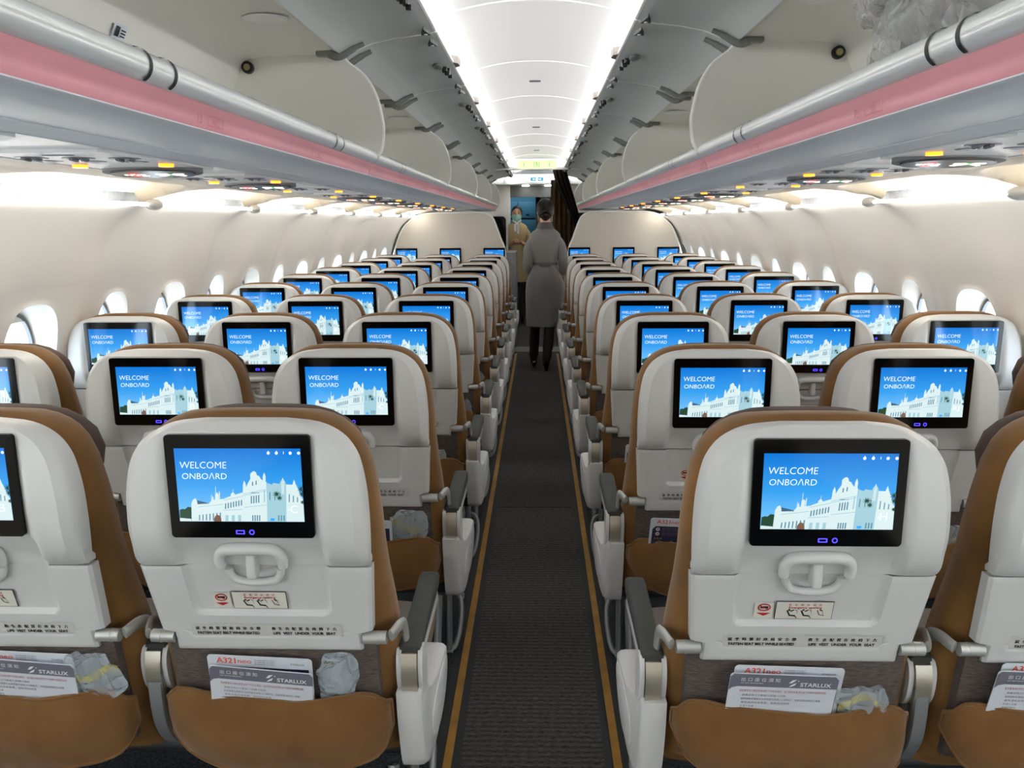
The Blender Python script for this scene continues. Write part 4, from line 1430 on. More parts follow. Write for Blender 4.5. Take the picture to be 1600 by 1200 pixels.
HF, SP, PITCH = 0.4935, 0.511, 0.79
YL, YR = 1.314, 1.292
def make_seat(side, c, row):
    sgn = -1 if side == 'left' else 1
    x = sgn * (HF + SP * c)
    y = (YL if side == 'left' else YR) + PITCH * row
    letter = ('CBA' if side == 'left' else 'HJK')[c]
    where = (('on the %s edge of the aisle' % side), ('in the %s middle column' % side), ('beside the %s windows' % side))[c]
    rd = 'row nearest the camera' if row == 0 else '%s row from the camera' % ORD[row] if row < 9 else 'front row facing the bulkhead'
    root = thing('airliner_seat', 'white-backed ochre airliner seat %s, %s' % (where, rd), 'airliner seat', (x, y, 0), 'airliner seats')
    put('upper_shell', SM['upper_shell'], root)
    mo = put('monitor', SM['monitor'], root)
    put('display', DISP[letter], mo)
    put('usb_port', SM['usb_port'], mo)
    put('headphone_port', SM['headphone_port'], mo)
    tr = put('tray_table', SM['tray_table'], root)
    put('safety_strip', SM['safety_strip'], tr)
    put('emergency_placard', SM['emergency_placard'], tr)
    put('warning_sticker', SM['warning_sticker'], tr)
    put('tray_latch', SM['tray_latch'], tr)
    put('latch_ring', SM['latch_ring'], tr)
    put('back_cushion', SM['back_cushion'], root)
    put('headrest', SM['headrest'], root)
    put('back_panel', SM['back_panel'], root)
    put('literature_pocket', SM['literature_pocket'], root)
    put('tray_arm', SM['tray_arm_l'], root)
    put('tray_arm', SM['tray_arm_r'], root)
    put('seat_cushion', SM['seat_cushion'], root)
    put('seat_beam', SM['seat_beam'], root)
    ax = -sgn * 0.2555
    sfx = '' if sgn < 0 else '_m'
    pad = put('armrest_pad', SM['armrest_pad' + sfx], root, (ax, 0, 0))
    put('armrest_frame', SM['armrest_frame' + sfx], root, (ax, 0, 0))
    put('pivot_band', SM['pivot_band' + sfx], root, (ax, 0, 0))
    if c == 0:
        put('end_bay', SM['end_bay' + sfx], root, (ax, 0, 0))
        lx = -sgn * 0.205
        put('leg', SM['front_leg'], root, (lx, 0, 0))
        put('leg', SM['rear_leg'], root, (lx, 0, 0))
        put('bag_bar', SM['bag_bar' + sfx], root)
    else:
        put('support_strap', SM['support_strap' + sfx], root, (ax, 0, 0))
        if c == 2:
            put('leg', SM['front_leg'], root, (-sgn * 0.1, 0, 0))
            put('leg', SM['rear_leg'], root, (-sgn * 0.1, 0, 0))
    return root
for row in range(10):
    for side in ('left', 'right'):
        for c in range(3):
            make_seat(side, c, row)
# ================================================================= POCKET CONTENTS
def seat_xy(side, c, row):
    return ((-1 if side == 'left' else 1) * (HF + SP * c), (YL if side == 'left' else YR) + PITCH * row)

def card_frame(mb, w, h, r, m, fm, thick=0.0016):
    p = rrect(w, h, r, 4)
    n = len(p)
    V = [fm(a, b, 0) for a, b in p] + [fm(a, b, thick) for a, b in p]
    F = [tuple(range(n)), tuple(range(2 * n - 1, n - 1, -1))] + [(i, n + i, n + (i + 1) % n, (i + 1) % n) for i in range(n)]
    mb.add(V, F, m)

def notice_card():
    """white exit seat notice with a grey band"""
    mb = MB()
    w, h = 0.196, 0.20
    fm = lambda a, b, d=0.0: (a, d, b)
    card_frame(mb, w, h, 0.006, 0, fm)
    band = [(-w / 2, h / 2 - 0.008), (-w / 2 + 0.006, h / 2 - 0.001), (w / 2 - 0.006, h / 2 - 0.001), (w / 2, h / 2 - 0.008), (w / 2, h / 2 - 0.030), (-w / 2 + 0.016, h / 2 - 0.030), (-w / 2 + 0.006, h / 2 - 0.033), (-w / 2, h / 2 - 0.040)]
    f1 = lambda a, b: fm(a, b, -0.0004)
    f2 = lambda a, b: fm(a, b, -0.0008)
    add_poly(mb, band, f1, 1)
    for i, ch in enumerate('出口座位須知'):
        add_text(mb, ch, 0.0098, f2, -0.074 + 0.0125 * i, h / 2 - 0.0165, 2)
    add_text(mb, 'EXIT SEAT INFORMATION', 0.0035, f2, -0.078, h / 2 - 0.0225, 2, align='LEFT')
    add_text(mb, 'STARLUX', 0.0125, f2, 0.058, h / 2 - 0.0255, 2, bold=0.015, width=0.056)
    cx, cy = 0.017, h / 2 - 0.019
    add_poly(mb, [(cx - 0.008, cy), (cx - 0.002, cy + 0.008), (cx + 0.006, cy + 0.0095), (cx + 0.001, cy + 0.004), (cx - 0.002, cy + 0.001)], f2, 2)
    add_poly(mb, [(cx + 0.006, cy + 0.002), (cx + 0.003, cy - 0.005), (cx - 0.007, cy - 0.009), (cx - 0.003, cy - 0.004), (cx + 0.001, cy - 0.001)], f2, 2)
    add_poly(mb, [(cx + 0.0075, cy + 0.006), (cx + 0.009, cy + 0.0075), (cx + 0.0105, cy + 0.006), (cx + 0.009, cy + 0.0045)], f2, 2)
    y = h / 2 - 0.042
    add_text(mb, '就坐緊急出口座位旅客須知下列安全規定，出口座位旅客須符合下列條件並願意協助', 0.0062, f1, -0.078, y, 4, align='LEFT', width=0.158)
    for i, (s, ln) in enumerate((('．具備足夠之行動能力與體力協助', 0.085), ('．能夠理解並遵循安全說明書及組員之口頭指示，並能適當協助他人撤離', 0.150), ('　避免造成自身傷害，協助其他旅客', 0.090), ('．年滿十五歲', 0.030), ('．無攜帶嬰兒', 0.030), ('．視力與聽力良好', 0.036))):
        add_text(mb, s, 0.0055, f1, -0.078, y - 0.0105 - 0.0088 * i, 3, align='LEFT', width=ln)
    return mb.mesh('notice_card', [M['paper'], M['cardgrey'], M['white_ink'], M['cardtxt'], M['cardtxt2']], 0)

def safety_card():
    mb = MB()
    w, h = 0.200, 0.215
    fm = lambda a, b, d=0.0: (a, d, b)
    card_frame(mb, w, h, 0.008, 0, fm)
    f1 = lambda a, b: fm(a, b, -0.0004)
    f2 = lambda a, b: fm(a, b, -0.0008)
    f3 = lambda a, b: fm(a, b, -0.0012)
    add_text(mb, 'A321', 0.018, f1, -0.082, h / 2 - 0.0175, 1, 1.15, 'LEFT', 0.02, width=0.037)
    add_text(mb, 'neo', 0.0145, f1, -0.0425, h / 2 - 0.0165, 1, 1.2, 'LEFT', 0.01, width=0.026)
    add_text(mb, 'STARLUX', 0.0062, f1, 0.072, h / 2 - 0.0165, 3, bold=0.01, width=0.026)
    for i in range(3):
        add_text(mb, '請勿攜離機艙 安全須知卡', 0.0036, f1, -0.01, h / 2 - 0.0095 - 0.0048 * i, 4, align='LEFT')
    add_poly(mb, [(-w / 2 + 0.007, -h / 2 + 0.004), (-w / 2 + 0.007, h / 2 - 0.036), (-w / 2 + 0.016, h / 2 - 0.026), (w / 2 - 0.007, h / 2 - 0.026), (w / 2 - 0.007, -h / 2 + 0.004)], f1, 2)
    n = 16
    for cy in (h / 2 - 0.036, h / 2 - 0.051):
        o = [(-0.078 + 0.0058 * math.cos(2 * PI * i / n), cy + 0.0058 * math.sin(2 * PI * i / n)) for i in range(n)]
        add_poly(mb, o, f2, 0)
        add_poly(mb, [(-0.0815, cy - 0.002), (-0.079, cy + 0.003), (-0.076, cy + 0.003), (-0.0745, cy - 0.002)], f3, 1)
        for j in range(3):
            add_text(mb, '請將手提行李妥善放置於座位下方或行李櫃內 stow baggage', 0.0036, f2, -0.066, cy + 0.003 - 0.0042 * j, 4, align='LEFT', width=0.14)
    for i in range(3):
        o = [(-0.084 + 0.0085 * i + 0.003 * math.cos(2 * PI * q / 10), h / 2 - 0.0665 + 0.003 * math.sin(2 * PI * q / 10)) for q in range(10)]
        add_poly(mb, o, f2, 5)
    for i in range(3):
        add_poly(mb, [(-0.082 + 0.033 * i, h / 2 - 0.079), (-0.070 + 0.033 * i, h / 2 - 0.073), (-0.055 + 0.033 * i, h / 2 - 0.080), (-0.06 + 0.033 * i, h / 2 - 0.087), (-0.076 + 0.033 * i, h / 2 - 0.086)], f2, 4)
    return mb.mesh('safety_card', [M['paper'], M['cardred'], M['carddark'], M['cardgrey'], M['cardtxt'], M['gold']], 0)

ME_NOTICE, ME_SAFETY = notice_card(), safety_card()
def put_card(me, name, side, c, row, xl, ztop, w, tilt, label, group, y=0.088, lean=0.22):
    sx, sy = seat_xy(side, c, row)
    h = 0.20 if me is ME_NOTICE else 0.215
    o = put(name, me)
    R = Matrix.Rotation(lean, 4, 'X') @ Matrix.Rotation(tilt, 4, 'Y')
    cz = ztop - h / 2
    o.matrix_world = Matrix.Translation((sx + xl + w / 2, sy + y + 0.010, cz)) @ R
    return tag(o, label, 'card', group)

put_card(ME_SAFETY, 'safety_card', 'left', 0, 0, -0.124, 0.648, 0.2, 0.05, 'safety leaflet with orange heading behind the notice, nearest seat left of the aisle', 'safety leaflets', 0.088)
put_card(ME_NOTICE, 'notice_card', 'left', 0, 0, -0.121, 0.628, 0.196, 0.10, 'white exit seat notice tilted in the pocket of the nearest seat left of the aisle', 'exit seat notices', 0.076)
put_card(ME_SAFETY, 'safety_card', 'left', 1, 0, -0.075, 0.653, 0.2, 0.05, 'safety leaflet behind the notice in the nearest left middle seat pocket', 'safety leaflets', 0.088)
put_card(ME_NOTICE, 'notice_card', 'left', 1, 0, -0.068, 0.640, 0.196, 0.09, 'white exit seat notice in the pocket of the nearest left middle seat', 'exit seat notices', 0.076)
put_card(ME_SAFETY, 'safety_card', 'right', 0, 0, -0.120, 0.652, 0.2, 0.03, 'safety leaflet peeking out behind the notice, nearest seat right of the aisle', 'safety leaflets', 0.088)
put_card(ME_NOTICE, 'notice_card', 'right', 0, 0, -0.130, 0.642, 0.196, 0.035, 'white exit seat notice upright in the pocket of the nearest seat right of the aisle', 'exit seat notices', 0.076)
put_card(ME_SAFETY, 'safety_card', 'right', 1, 0, -0.150, 0.662, 0.2, 0.02, 'safety leaflet behind the notice in the nearest right middle seat pocket', 'safety leaflets', 0.088)
put_card(ME_NOTICE, 'notice_card', 'right', 1, 0, -0.163, 0.652, 0.196, 0.03, 'white exit seat notice in the pocket of the nearest right middle seat', 'exit seat notices', 0.076)
put_card(ME_SAFETY, 'safety_card', 'left', 0, 1, -0.110, 0.625, 0.2, 0.03, 'dark printed safety leaflet in the second aisle seat pocket left of the aisle', 'safety leaflets', 0.08)
put_card(ME_SAFETY, 'safety_card', 'right', 0, 1, -0.168, 0.640, 0.2, 0.04, 'dark printed safety leaflet in the second aisle seat pocket right of the aisle', 'safety leaflets', 0.08)
put_card(ME_SAFETY, 'safety_card', 'right', 0, 2, -0.153, 0.632, 0.2, 0.03, 'safety leaflet in the third aisle seat pocket right of the aisle', 'safety leaflets', 0.08)

def crumple(mb, amp, sc, seed):
    for i, p in enumerate(mb.v):
        n1 = noise.noise_vector(Vector((p.x * sc + seed, p.y * sc, p.z * sc)))
        n2 = noise.noise_vector(Vector((p.x * sc * 2.7 + seed, p.y * sc * 2.7, p.z * sc * 2.7)))
        mb.v[i] = p + n1 * amp + n2 * amp * 0.5

def bag(side, c, row, x0, x1, ztop, zbot, yel, label, seed, yc=0.092):
    """clear plastic headset bag sticking out of a pocket"""
    sx, sy = seat_xy(side, c, row)
    w, h = x1 - x0, ztop - zbot
    root = thing('headset_bag', label, 'plastic bag', (sx + (x0 + x1) / 2, sy + yc, zbot - 0.05), 'headset bags')
    mb = MB()
    H = h + 0.05
    rings = []
    for j in range(33):
        t = j / 32
        ww = w / 2 * (0.92 + 0.08 * math.sin(t * 9 + seed)) * (0.55 + 0.45 * sstep(0.1, 0.42, t)) * (1 if t < 0.75 else 1 - 0.25 * (t - 0.75) / 0.25)
        dd = 0.004 + 0.010 * sstep(0.25, 0.7, t) * (1 - 0.5 * t)
        rings.append([(ww * math.cos(a) + 0.02 * (t - 0.5) * math.sin(seed), 0.022 - 0.25 * H * t + dd * math.sin(a), H * t) for a in [2 * PI * i / 60 for i in range(60)]])
    mb.loft(rings)
    for i, p in enumerate(mb.v):
        f_ = noise.noise(Vector((p.x * 55 + seed, p.y * 20, p.z * 14 + seed)))
        g_ = noise.noise(Vector((p.x * 30 + seed, 3.0, p.z * 40)))
        mb.v[i] = p + Vector((0.006 * g_, 0.007 * f_ - 0.002, 0.008 * noise.noise(Vector((p.x * 60, seed, 1.0))) * (p.z / H) ** 2))
    put('bag_film', mb.mesh('bag_film', M['film'], 60), root)
    q = MB()
    if yel:
        q.slab(lambda u, v: (w * (-0.40 + 0.78 * u), 0.020 - 0.25 * H * (0.60 + 0.14 * v), H * (0.60 + 0.16 * v * (1 - 0.5 * u)) + 0.012 * math.sin(u * 5 + seed)), 20, 5, (0, 0.002, 0))
        crumple(q, 0.006, 22, seed)
        put('yellow_headset_pad', q.mesh('headset_pad', M['yellow'], 60), root, (0, 0.002, 0))
    else:
        q.ell((0.005, 0.008, H * 0.56), (w * 0.27, 0.006, H * 0.2), 14, 8)
        crumple(q, 0.004, 30, seed)
        put('headset_pad', q.mesh('headset_pad', M['padgrey'], 60), root)
bag('left', 0, 0, 0.082, 0.165, 0.652, 0.552, False, 'crumpled clear plastic bag beside the notice, nearest seat left of the aisle', 1.3, 0.090)
bag('left', 1, 0, 0.095, 0.225, 0.648, 0.560, True, 'clear plastic bag with yellow headset hanging from the nearest left middle seat pocket', 3.1, 0.084)
bag('right', 0, 0, 0.072, 0.185, 0.602, 0.545, True, 'low clear plastic bag with yellow headset, nearest seat right of the aisle', 5.2, 0.088)
bag('left', 0, 1, 0.075, 0.195, 0.645, 0.545, True, 'clear plastic bag with yellow strip in the second aisle seat left of the aisle', 7.7)
bag('right', 1, 1, 0.10, 0.205, 0.615, 0.55, True, 'clear plastic bag in the second middle seat pocket right of the aisle', 8.4)
bag('left', 0, 2, 0.10, 0.165, 0.60, 0.54, True, 'small clear plastic bag in the third aisle seat left of the aisle', 9.9)
bag('left', 0, 3, 0.09, 0.20, 0.62, 0.54, True, 'clear plastic bag in the fourth aisle seat pocket left of the aisle', 11.9)
bag('left', 0, 4, 0.09, 0.20, 0.61, 0.54, True, 'clear plastic bag in the fifth aisle seat pocket left of the aisle', 13.2)

# wrapped blankets in the right bin
def blanket(x, y, z, L_, w, h, rz, label, seed):
    root = thing('wrapped_blanket', label, 'blanket', (x, y, z), 'wrapped blankets', rz)
    a = MB()
    a.ell((0, 0, h / 2), (L_ / 2, w / 2, h / 2), 90, 54)
    for i, p in enumerate(a.v):
        q = p - Vector((0, 0, h / 2))
        k_ = 1 + 0.10 * (abs(q.x) / (L_ / 2)) ** 2
        a.v[i] = Vector((q.x * k_, q.y * k_, q.z)) + Vector((0, 0, h / 2))
    b = MB().join(a)
    crumple(a, 0.02, 9, seed)
    put('folded_blanket', a.mesh('folded_blanket', M['grey_blanket'], 80), root)
    for i, p in enumerate(b.v):
        q = p - Vector((0, 0, h / 2))
        b.v[i] = Vector((q.x * 1.14, q.y * 1.14, q.z * 1.14 + h / 2))
    crumple(b, 0.03, 11, seed + 4)
    crumple(b, 0.010, 34, seed + 2)
    put('plastic_wrap', b.mesh('plastic_wrap', M['wrap'], 70), root)
blanket(0.80, 1.60, 1.80, 0.50, 0.34, 0.17, 1.35, 'grey blanket in clear plastic wrap on top, in the nearest right overhead bin', 2.0)
blanket(0.72, 1.32, 1.665, 0.55, 0.26, 0.17, 1.5, 'lower grey blanket in clear plastic wrap against the rail of the right bin', 6.0)

# small placard inside the left bin
pl = MB()
fm = lambda a, b: (-0.92 + 0.0 + b * 0.45, 2.03 + a, 1.90 + b * 0.9)
o = tag(put('bin_placard', (lambda q: q.mesh('bin_placard', [M['paper'], M['ink']], 0))(
    (lambda q: (add_poly(q, [(-0.03, -0.018), (0.03, -0.018), (0.03, 0.018), (-0.03, 0.018)], lambda a, b: (-0.985 + b * 0.42 + 0.004, 2.03 + a, 1.90 + b * 0.9), 0),
                add_poly(q, [(-0.022, -0.012), (-0.004, -0.012), (-0.004, 0.012), (-0.022, 0.012)], lambda a, b: (-0.985 + b * 0.42 + 0.006, 2.03 + a, 1.90 + b * 0.9 - 0.001), 1),
                [add_poly(q, [(0.002, -0.010 + 0.007 * k_), (0.024, -0.010 + 0.007 * k_), (0.024, -0.0065 + 0.007 * k_), (0.002, -0.0065 + 0.007 * k_)], lambda a, b: (-0.985 + b * 0.42 + 0.006, 2.03 + a, 1.90 + b * 0.9 - 0.001), 1) for k_ in range(3)], q)[-1])(MB()))),
    'small white placard inside the open left overhead bin', 'placard')

# ================================================================= FORWARD END
BK = [(0.365, 0.0), (0.365, 0.6), (0.366, 1.09), (0.42, 1.27), (0.487, 1.455), (0.525, 1.515), (0.58, 1.548), (0.67, 1.563), (1.0, 1.563), (1.27, 1.553), (1.40, 1.52), (1.49, 1.455), (1.575, 1.345), (1.655, 1.13), (1.72, 0.85), (1.74, 0.5), (1.68, 0.15), (1.64, 0.0)]
for sgn, side in ((-1, 'left'), (1, 'right')):
    pts = [(p.x, p.y) for p in catmull([(a, b, 0) for a, b in BK], 4)]
    mb = MB()
    mb.prism(pts, lambda a, b, d: (sgn * a, d, b), 9.54, 9.58)
    edge = [(sgn * a, 9.545, b) for a, b in pts]
    mb.tube(edge, 0.011, 8, 1)
    struct('wall_front_%s' % side, mb.mesh('bulkhead', [M['bulk'], M['rim']], 40))
    for c in range(3):
        letter = ('CBA' if sgn < 0 else 'HJK')[c]
        root = thing('wall_monitor', 'black framed bulkhead screen ahead of the %s seat on the %s side' % (('aisle', 'middle', 'window')[c], side), 'screen', (sgn * (HF + SP * c), 9.53, 0.058), 'bulkhead screens')
        put('frame', SM['monitor'], root)
        put('display', DISP[letter], root)
    for c in range(2):
        q = MB().box(-0.03, 0.03, -0.001, 0.002, -0.012, 0.012)
        o = put('bulkhead_placard', q.mesh('placard', M['strip'], 0), None, (sgn * (HF + SP * (c + 0.5)), 9.539, 1.12))
        tag(o, 'small pale placard on the %s bulkhead between %s screens' % (side, ('aisle and middle', 'middle and window')[c]), 'placard')
# header and partition further forward
mb = MB()
mb.box(-0.50, 0.50, 9.60, 9.64, 2.035, 2.16, 0, 0.012)
root = tag(put('exit_sign_header', mb.mesh('header', M['rim'], 40)), 'white header panel with a yellow green exit sign across the aisle ceiling', 'exit sign')
mb = MB()
fm = lambda a, b: (a, 9.5985, 2.098 + b)
f2 = lambda a, b: (a, 9.5975, 2.098 + b)
add_poly(mb, [(-0.225, -0.045), (0.225, -0.045), (0.225, 0.045), (-0.225, 0.045)], fm, 0)
for cx in (-0.145, 0.145):
    add_poly(mb, [(cx - 0.006, -0.028), (cx + 0.006, -0.028), (cx + 0.006, 0.012), (cx - 0.006, 0.012)], f2, 1)
    add_poly(mb, [(cx - 0.020, 0.006), (cx, 0.028), (cx + 0.020, 0.006), (cx + 0.020, 0.014), (cx, 0.036), (cx - 0.020, 0.014)], f2, 1)
for a, b in ((-0.032, -0.024), (0.024, 0.032)):
    add_poly(mb, [(a, -0.03), (b, -0.03), (b, 0.03), (a, 0.03)], f2, 1)
add_poly(mb, [(-0.016, -0.028), (-0.004, -0.028), (0.002, 0.0), (0.012, -0.028), (0.020, -0.022), (0.008, 0.012), (-0.002, 0.030), (-0.014, 0.022), (-0.004, 0.004)], f2, 1)
put('exit_sign', mb.mesh('exit_sign', [emat('exit_sign_glow', (226, 240, 150), 1.0), M['signgreen']], 0, recalc=False), root)

mb = MB()
mb.box(-0.6, 0.6, 11.58, 11.62, 1.962, 2.10, 0, 0.008)
root = tag(put('exit_arrow_header', mb.mesh('header', M['rim'], 40)), 'white header panel with small blue exit arrows near the galley', 'exit sign')
mb = MB()
fm = lambda a, b: (a, 11.578, 2.03 + b)
f2 = lambda a, b: (a, 11.5765, 2.03 + b)
f3 = lambda a, b: (a, 11.575, 2.03 + b)
add_poly(mb, [(-0.105, -0.036), (0.105, -0.036), (0.105, 0.036), (-0.105, 0.036)], fm, 0)
for s_ in (-1, 1):
    add_poly(mb, [(s_ * 0.012, -0.024), (s_ * 0.088, -0.024), (s_ * 0.088, 0.024), (s_ * 0.012, 0.024)], f2, 1)
    add_poly(mb, [(s_ * 0.022, -0.005), (s_ * 0.022 + s_ * 0.024, -0.005), (s_ * 0.046, -0.014), (s_ * 0.064, 0.0), (s_ * 0.046, 0.014), (s_ * 0.046, 0.005), (s_ * 0.022, 0.005)], f3, 0)
put('arrow_sign', mb.mesh('arrow_sign', [emat('sign_backlight', (226, 246, 255), 1.2), emat('sign_blue', (20, 120, 150), 0.9)], 0, recalc=False), root)

def wall(name, x0, x1, y0, y1, z0, z1, m, bev=0.0):
    return struct(name, MB().box(x0, x1, y0, y1, z0, z1, 0, bev).mesh(name, m, 40))
wall('wall_partition_left', -1.85, -0.385, 12.0, 12.06, 0, 2.2, M['bin'], 0.01)
wall('wall_partition_right', 0.24, 1.85, 12.0, 12.06, 0, 2.2, M['bin'], 0.01)
wall('wall_partition_top', -0.385, 0.24, 12.0, 12.06, 1.80, 2.2, mat('dark_header', (84, 88, 88), 0.6))
wall('wall_outer_left', -1.9, -1.85, 9.6, 15.6, 0, 2.3, M['bin'])
wall('wall_outer_right', 1.85, 1.9, 9.6, 15.6, 0, 2.3, M['bin'])
wall('ceiling_front', -1.9, 1.9, 12.0, 15.6, 2.2, 2.25, M['closet'])
wall('wall_front', -1.9, 1.9, 15.55, 15.6, 0, 2.3, M['closet'])
# flat ceiling filling the sides above the bins, keeps daylight out
for sgn, side in ((-1, 'left'), (1, 'right')):
    mb = MB()
    mb.add([(sgn * 0.44, Y0, 2.125), (sgn * 0.44, 12.2, 2.125), (sgn * 1.35, 12.2, 2.03), (sgn * 1.35, Y0, 2.03)], [(0, 1, 2, 3)])
    mb.add([(sgn * 1.35, Y0, 2.03), (sgn * 1.35, 12.2, 2.03), (sgn * 1.46, 12.2, 1.50), (sgn * 1.46, Y0, 1.50)], [(0, 1, 2, 3)])
    mb.add([(sgn * 1.46, Y0, 1.52), (sgn * 1.46, 12.2, 1.52), (sgn * 1.90, 12.2, 1.50), (sgn * 1.90, Y0, 1.50)], [(0, 1, 2, 3)])
    struct('ceiling_outer_%s' % side, mb.mesh('outer_ceiling', M['closet'], 0))
# closet and dark divider behind the left bulkhead
mb = MB().box(-0.95, -0.245, 9.62, 10.35, 0, 1.10, 0, 0.012)
tag(put('closet', mb.mesh('closet', M['closet'], 40)), 'low grey closet just past the left bulkhead at the aisle', 'closet')
mb = MB()
mb.prism(rrect(0.62, 1.50, 0.06, 6, -0.675, 0.79), lambda a, b, d: (a, d, b), 10.40, 10.44, 0)
root = tag(put('divider_screen', mb.mesh('divider', M['rim'], 40)), 'black gloss cabin divider with pale frame behind the left bulkhead', 'divider')
mb = MB()
mb.prism(rrect(0.575, 1.46, 0.05, 6, -0.675, 0.79), lambda a, b, d: (a, d, b), 10.392, 10.401, 0)
put('divider_panel', mb.mesh('divider_panel', M['black'], 40), root)
mb = MB().box(0.40, 1.5, 10.40, 10.44, 0, 1.56, 0, 0.01)
tag(put('divider_screen', mb.mesh('divider', M['dark'], 40)), 'dark cabin divider behind the right bulkhead and curtain', 'divider')
# curtain
mb = MB()
def cur(u, v):
    x = 0.175 + 0.46 * u
    zt = lerp_tab([(0.175, 1.955), (0.235, 1.955), (0.30, 1.80), (0.42, 1.50), (0.64, 1.05)], x)
    z = 0.98 + (zt - 0.98) * v
    y = 10.30 + 0.028 * math.sin(u * 46) * (0.6 + 0.4 * v) + 0.012 * math.sin(u * 17 + 2)
    return (x + 0.01 * math.sin(v * 5) * (1 - v), y, z)
mb.grid(cur, 90, 24)
root = tag(put('curtain', mb.mesh('curtain', M['curtain'], 70)), 'dark brown pleated cabin curtain drawn aside at the right of the aisle', 'curtain')
mb = MB()
def cur2(u, v):
    t = 1 - v
    xa = lerp_tab([(0, 0.185), (0.18, 0.235), (0.55, 0.43), (1, 0.60)], t)
    xb = lerp_tab([(0, 0.345), (0.18, 0.405), (0.45, 0.50), (1, 0.66)], t)
    z = 2.125 - 1.14 * t - 0.02 * (1 - u) * (1 - t)
    return (xa + (xb - xa) * u, 10.25 + 0.02 * math.sin(u * 22 + v) - 0.01 * u, z)
mb.grid(cur2, 40, 30)
put('curtain_tieback', mb.mesh('curtain_fold', M['curtain2'], 70), root)
# galley beyond
root = thing('galley', 'blue lit galley wall of stowage boxes seen through the forward doorway', 'galley', (0, 14.9, 0))
put('galley_wall', MB().box(-0.9, 0.02, -0.02, 0.05, 0, 2.1).mesh('galley_wall', M['galley'], 0), root)
for i, (x0, x1, z0, z1) in enumerate(((-0.62, -0.36, 1.52, 1.80), (-0.34, 0.0, 1.52, 1.80), (-0.62, -0.36, 1.22, 1.49), (-0.34, 0.0, 1.22, 1.49), (-0.62, 0.0, 0.95, 1.18))):
    bx = put('stowage_box', MB().box(x0, x1, -0.06, -0.02, z0, z1, 0, 0.006).mesh('stowage_box', M['galley'], 40), root)
    put('handle', MB().box((x0 + x1) / 2 - 0.03, (x0 + x1) / 2 + 0.03, -0.075, -0.06, z0 + 0.05, z0 + 0.07, 0, 0.003).mesh('handle', M['galleydark'], 40), bx)
put('counter', MB().box(-0.62, 0.0, -0.28, -0.02, 0.89, 0.93, 0, 0.005).mesh('counter', M['silver'], 40), root)
put('work_rail', MB().box(-0.62, 0.0, -0.055, -0.03, 1.495, 1.515).mesh('work_rail', M['galleydark'], 0), root)
lamp = put('galley_lamp', MB().box(-0.62, 0.0, -0.5, -0.42, 2.06, 2.08).mesh('galley_lamp', emat('blue_galley_light', (190, 222, 238), 9), 0), root)
root = thing('galley_door', 'pale galley door with a framed pinkish notice right of the dark post', 'door', (0.15, 12.3, 0))
put('door_leaf', MB().box(-0.10, 0.12, 0, 0.04, 0, 1.95, 0, 0.005).mesh('door_leaf', M['bin'], 40), root)
put('notice', MB().box(-0.06, 0.06, -0.006, 0, 1.62, 1.84, 0, 0.002).mesh('notice', mat('pink_notice', (214, 190, 210), 0.5), 40), root)
o = tag(put('door_post', MB().box(-0.02, 0.045, 12.22, 12.34, 0, 1.86, 0, 0.006).mesh('door_post', mat('dark_wood', (50, 38, 30), 0.5), 40)), 'dark wooden post between galley doorway and pale door', 'post')
for i, x in enumerate((-0.16, 0.16)):
    mb = MB()
    mb.tube([(0, 0, 0), (0, 0, 0.012)], 0.05, 20)
    o = put('downlight', mb.mesh('downlight', emat('downlight_glow', (255, 250, 240), 16.0), 40), None, (x, 11.85, 1.948))
    tag(o, 'round bright ceiling downlight before the galley, %s one' % ('left', 'right')[i], 'lamp', 'galley downlights')
wall('ceiling_vestibule', -0.6, 0.6, 11.62, 12.0, 1.96, 1.99, M['rim'])

# ================================================================= PEOPLE
def finger(mb, base, d, curl_axis, L_, r):
    p = [Vector(base)]
    d = Vector(d).normalized()
    for k_, f in enumerate((0.45, 0.32, 0.23)):
        d = (Matrix.Rotation(0.35 * (k_ > 0) + 0.12, 3, curl_axis) @ d)
        p.append(p[-1] + d * L_ * f)
    mb.tube(p, [r, r * 0.95, r * 0.88, r * 0.72], 8)

def hand(mb, wrist, fwd, palm_n, thumb_dir):
    """palm and five fingers from the wrist along fwd; palm_n = way the palm faces"""
    w = Vector(wrist); f = Vector(fwd).normalized(); n = Vector(palm_n).normalized(); s_ = Vector(thumb_dir).normalized()
    ax = f.cross(n)
    rings = []
    for t, wd, th in ((0.0, 0.024, 0.020), (0.03, 0.034, 0.017), (0.07, 0.040, 0.014), (0.092, 0.037, 0.011)):
        c = w + f * t
        rings.append([c + s_ * (wd * math.cos(a)) + n * (th * math.sin(a)) for a in [2 * PI * i / 14 for i in range(14)]])
    mb.loft(rings)
    for k_, (o_, L_) in enumerate(((0.028, 0.068), (0.010, 0.076), (-0.009, 0.070), (-0.027, 0.055))):
        finger(mb, w + f * 0.082 + s_ * o_, f, ax, L_, 0.0085 - 0.0007 * k_)
    finger(mb, w + f * 0.025 + s_ * 0.028, f * 0.7 + s_ * 0.8 + n * 0.25, ax, 0.062, 0.0098)

def body_mesh(name, mb, mats, chooser, voxel=0.0065):
    me = mb.mesh(name, mats, 0)
    o = bpy.data.objects.new('tmp', me)
    COL.objects.link(o)
    r = o.modifiers.new('r', 'REMESH'); r.mode = 'VOXEL'; r.voxel_size = voxel
    s_ = o.modifiers.new('s', 'SMOOTH'); s_.factor = 0.5; s_.iterations = 4
    dg = bpy.context.evaluated_depsgraph_get()
    me2 = bpy.data.meshes.new_from_object(o.evaluated_get(dg))
    bpy.data.objects.remove(o)
    me2.name = name
    me2.materials.clear()
    for m_ in mats:
        me2.materials.append(m_)
    for p in me2.polygons:
        p.material_index = chooser(p.center)
        p.use_smooth = True
    return me2

